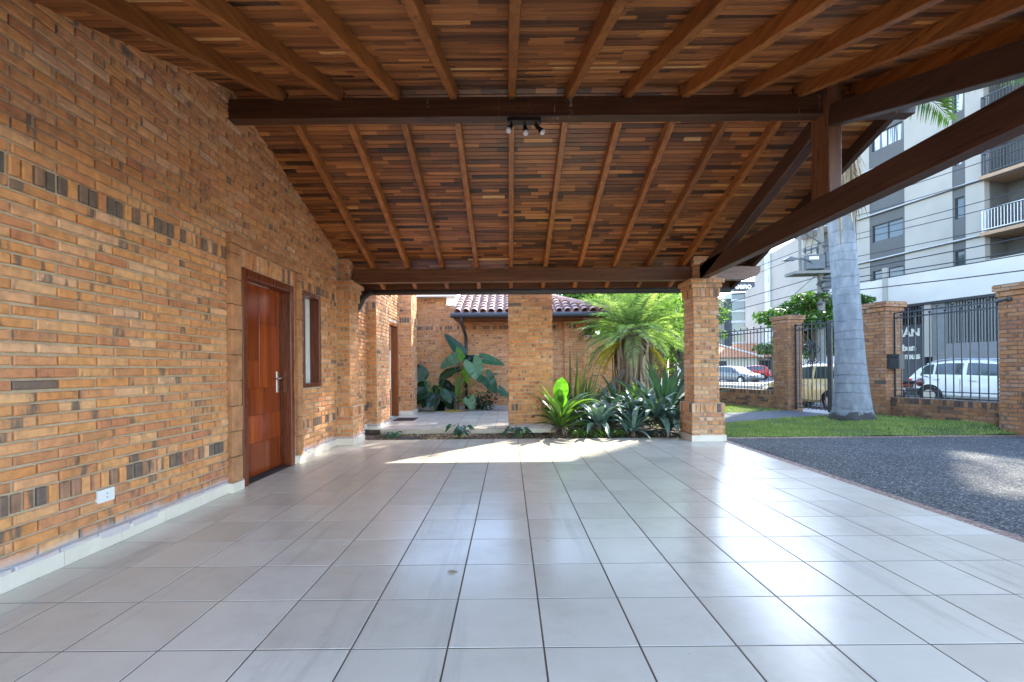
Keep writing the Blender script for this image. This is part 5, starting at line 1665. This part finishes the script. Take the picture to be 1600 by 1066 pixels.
vehicle('parked_car', 'red hatchback parked in front of the low tiled house', 3.7, 1.65, 1.50, paint('red_paint', (.50,.012,.015)), 'hatch', p0, (-.80,.60,0))
p0 = at(1120, 590, 39); p0.z = -.16
vehicle('parked_car', 'grey car partly behind the right brick column, seen through the railing', 4.0, 1.7, 1.42, paint('grey_paint_car', (.12,.13,.15)), 'hatch', p0, (.35,-.94,0))
def motorbike(label, loc, ang):
    t = thing('motorbike', label, 'motorbike', (0, 0, 0))
    for x in (0, 1.25):
        w = MB(); c = V((x,0,.29))
        pts = [c+V((math.cos(2*math.pi*k/20)*.25,0,math.sin(2*math.pi*k/20)*.25)) for k in range(21)]
        w.tube(pts, .045, 6); wh = w.build('wheel', M['tyre'], t)
        r_ = MB()
        for k in range(6): a = math.pi*k/3; r_.tube([c, c+V((math.cos(a)*.22,0,math.sin(a)*.22))], .008, 4)
        r_.tube([c+V((0,-.06,0)), c+V((0,.06,0))], .05, 8); r_.build('rim', M['rim'], wh)
    b = MB(); b.tube([(0,0,.29),(.42,0,.36),(.75,0,.42),(1.0,0,.78)], .04, 6); b.tube([(1.25,0,.29),(1.02,0,.86)], .03, 6); b.obox((.55,0,.40), V((.20,0,0)), V((0,.10,0)), V((0,0,.13)), 0, ch=.03); b.build('frame', M['iron'], t)
    b = MB(); b.ball((.78,0,.74), .17, n=12, m=8); b.obox((.25,0,.62), V((.30,0,0)), V((0,.10,0)), V((0,0,.07)), 0, ch=.03); b.build('tank', paint('bike_paint', (.10,.012,.012)), t, smooth=False)
    b = MB(); b.obox((.32,0,.74), V((.38,0,0)), V((0,.12,0)), V((0,0,.05)), 0, ch=.03); b.build('seat', M['tyre'], t)
    b = MB(); b.tube([(.92,-.36,.98),(1.02,0,.90),(.92,.36,.98)], .015, 6); b.build('handlebar', M['iron'], t)
    b = MB(); b.ball((1.12,0,.82), .09, n=10, m=6); b.build('headlight', M['lens'], t)
    t.location = loc; t.rotation_euler = (0, 0, ang)
p0 = at(1160, 590, 43); p0.z = -.16
motorbike('dark motorbike parked left of the red hatchback', p0, 2.9)
p0 = FP(-2.2, 7.3, -.15)
motorbike('dark motorbike standing behind the tail of the white car', p0, -1.2)

# ------------------------------------------------------------------ utility pole and cables
up_ = FP(-7.2, 11.9, 0)
UP = V(((1284-795)/704*22.6, 22.6, -.02))
u = thing('utility_pole', 'concrete utility pole with grey transformer, crossarms and street lamp arm beyond the palm', 'utility pole', UP)
M['concrete'] = plain('pole_concrete', (.20,.195,.18), .9, var=.15)
M['galv'] = plain('galvanised', (.095,.105,.118), .5, metal=.3, var=.1)
b = MB(); b.tube([UP, UP+Z*9.6], [.20,.13], 12); b.build('pole', M['concrete'], u)
U2 = UP+V((-.95,.15,0))
b = MB(); b.tube([U2+Z*5.9, U2+Z*8.4], .07, 8); b.build('side_post', M['concrete'], u)
b = MB(); b.obox((UP+U2)/2+V((-.05,-.05,5.85)), V((.95,-.1,0)), V((0,.45,0)), Z*.07); b.build('platform', M['concrete'], u); b = MB(); b.obox((UP+U2)/2+V((-.05,0,8.45)), V((1.0,-.1,0)), V((0,.12,0)), Z*.07); b.build('platform', M['concrete'], u)
b = MB(); b.obox((UP+U2)/2+V((.06,-.12,6.36)), V((.42,-.04,0)), V((.03,.28,0)), Z*.36, 0, ch=.03); b.obox((UP+U2)/2+V((.68,-.1,6.5)), V((.12,0,0)), V((0,.25,0)), Z*.36, 0, ch=.02)
tr_ = b.build('transformer', M['galv'], u)
b = MB()
for k in range(3):
    q = (UP+U2)/2+V((-.32+k*.3,-.1,6.84)); b.tube([q, q+Z*.10, q+Z*.2, q+Z*.32], [.05,.03,.05,.02], 8)
    b.tube([q+Z*.32, q+V((.1,-.05,.75)), q+V((.05,0,1.5))], .012, 4)
b.build('insulators', M['slate'], tr_)
b = MB(); b.obox((UP+U2)/2+V((-.08,-.40,6.55)), V((.22,-.02,0)), V((0,.006,0)), Z*.07); b.build('plate', M['white'], tr_)
b = MB()
for z in (7.2, 8.9): b.obox(UP+Z*z, FU*1.0, FN*.05, Z*.05)
b.tube([UP+Z*7.3+V((-.1,-.2,0)), UP+V((-1.2,-.3,7.9))], .03, 5)
b.build('crossarm', M['galv'], u)
b = MB(); b.tube([UP+V((0,-.15,4.9)), UP+V((-.35,-.25,5.8)), UP+V((-.7,-.3,6.35)), UP+V((-1.15,-.35,6.5)), UP+V((-1.6,-.35,6.48))], .025, 6); b.build('lamp_arm', M['iron'], u)
b = MB(); b.prism([(UP.x-2.15,6.42+UP.z),(UP.x-1.9,6.40+UP.z),(UP.x-1.55,6.42+UP.z),(UP.x-1.5,6.52+UP.z),(UP.x-1.8,6.60+UP.z)], UP.y-.47, UP.y-.23, 'y'); b.build('lamp_head', M['galv'], u)
b = MB()
for k in range(9):
    q = UP+V((random.uniform(-.25,.25),-.2,4.3+k*.16)); b.obox(q, V((random.uniform(.08,.2),0,0)), V((0,.06,0)), Z*.04)
b.build('cable_joints', M['slate'], u)
def cable(label, pts, sag, rad=.018):
    P = []
    for i in range(len(pts)-1):
        a, c = V(pts[i]), V(pts[i+1])
        for k in range(12 if i < len(pts)-2 else 13):
            t_ = k/12; q = a.lerp(c, t_); q.z -= sag*4*t_*(1-t_); P.append(q)
    b = MB(); b.tube(P, rad, 5)
    m_ = P[0]
    tag(b.build('overhead_cable', M['slatm'], None, origin=tuple(m_)), label, 'cable', 'overhead cables along the street')
oo_ = [11.2, 11.6, 12.0]
defs = [(8.95,11.0,.35,'topmost'),(8.9,11.7,.45,'second from top'),(8.2,11.4,.5,'third from top'),(7.25,11.0,.4,'fourth from top'),(7.2,11.8,.55,'fifth from top'),(6.3,11.3,.5,'sixth from top'),(5.7,11.4,.35,'fourth from the bottom'),(5.35,11.2,.55,'third from the bottom'),(5.1,11.5,.3,'second from the bottom'),(4.8,11.3,.7,'lowest')]
for z, o, sg, nm in defs:
    a_p = (12.3+.2425*o-UP.y)/.9701
    left = z > 7 or o > 11.35
    cable('%s of the black cables strung along the street across the apartments' % nm, ([FP(-46, o, z*.80+.2)] if left else [])+[V((UP.x+(o-11.4)*.9, UP.y, z)), FP(26, o, z+.25)], sg, .016 if z > 6 else .022)
cable('black service cable dropping from the pole to the left, near the white building', [V((UP.x,UP.y,6.0)), V((24.5,48,5.2))], .5, .03)

# ================================================================== LIGHT, SKY, CAMERA
SD = V((.53, .588, .61)).normalized()
elev = math.asin(SD.z); azim = math.atan2(SD.x, SD.y)
w = bpy.data.worlds.new('World'); sc.world = w; w.use_nodes = True
nt = w.node_tree; bgd = nt.nodes['Background']
sky = nt.nodes.new('ShaderNodeTexSky'); sky.sky_type = 'NISHITA'; sky.sun_disc = False
sky.sun_elevation = elev; sky.sun_rotation = azim; sky.air_density = 1.0; sky.dust_density = .45; sky.ozone_density = 1.0
nt.links.new(sky.outputs[0], bgd.inputs[0]); bgd.inputs[1].default_value = .15
sl = bpy.data.lights.new('sun', 'SUN'); sl.energy = 2.2; sl.angle = R(.53); sl.color = (1, .93, .82)
so_ = bpy.data.objects.new('sun', sl); COL.objects.link(so_); so_.location = (20, 20, 30)
so_.rotation_euler = (-SD).to_track_quat('-Z', 'Y').to_euler()
cam = bpy.data.cameras.new('camera'); co_ = bpy.data.objects.new('camera', cam); COL.objects.link(co_)
cam.sensor_width = 36; cam.lens = 704/1600*36; cam.clip_end = 2000; cam.clip_start = .05
cam.shift_x = 5/1600; cam.shift_y = 44/1600
co_.location = (0, 0, 1.16)
co_.rotation_euler = (Matrix.Rotation(R(90), 3, 'X') @ Matrix.Rotation(R(-.5), 3, 'Z')).to_euler()
sc.camera = co_
vs_ = sc.view_settings; vs_.view_transform = 'Standard'; vs_.look = 'None'; vs_.gamma = 1; vs_.use_curve_mapping = False
vs_.exposure = 3.0
sc.render.engine = 'CYCLES'
sc.cycles.max_bounces = 10; sc.cycles.diffuse_bounces = 6; sc.cycles.glossy_bounces = 4; sc.cycles.transmission_bounces = 6
sc.cycles.use_denoising = True
sc.cycles.sample_clamp_indirect = 6
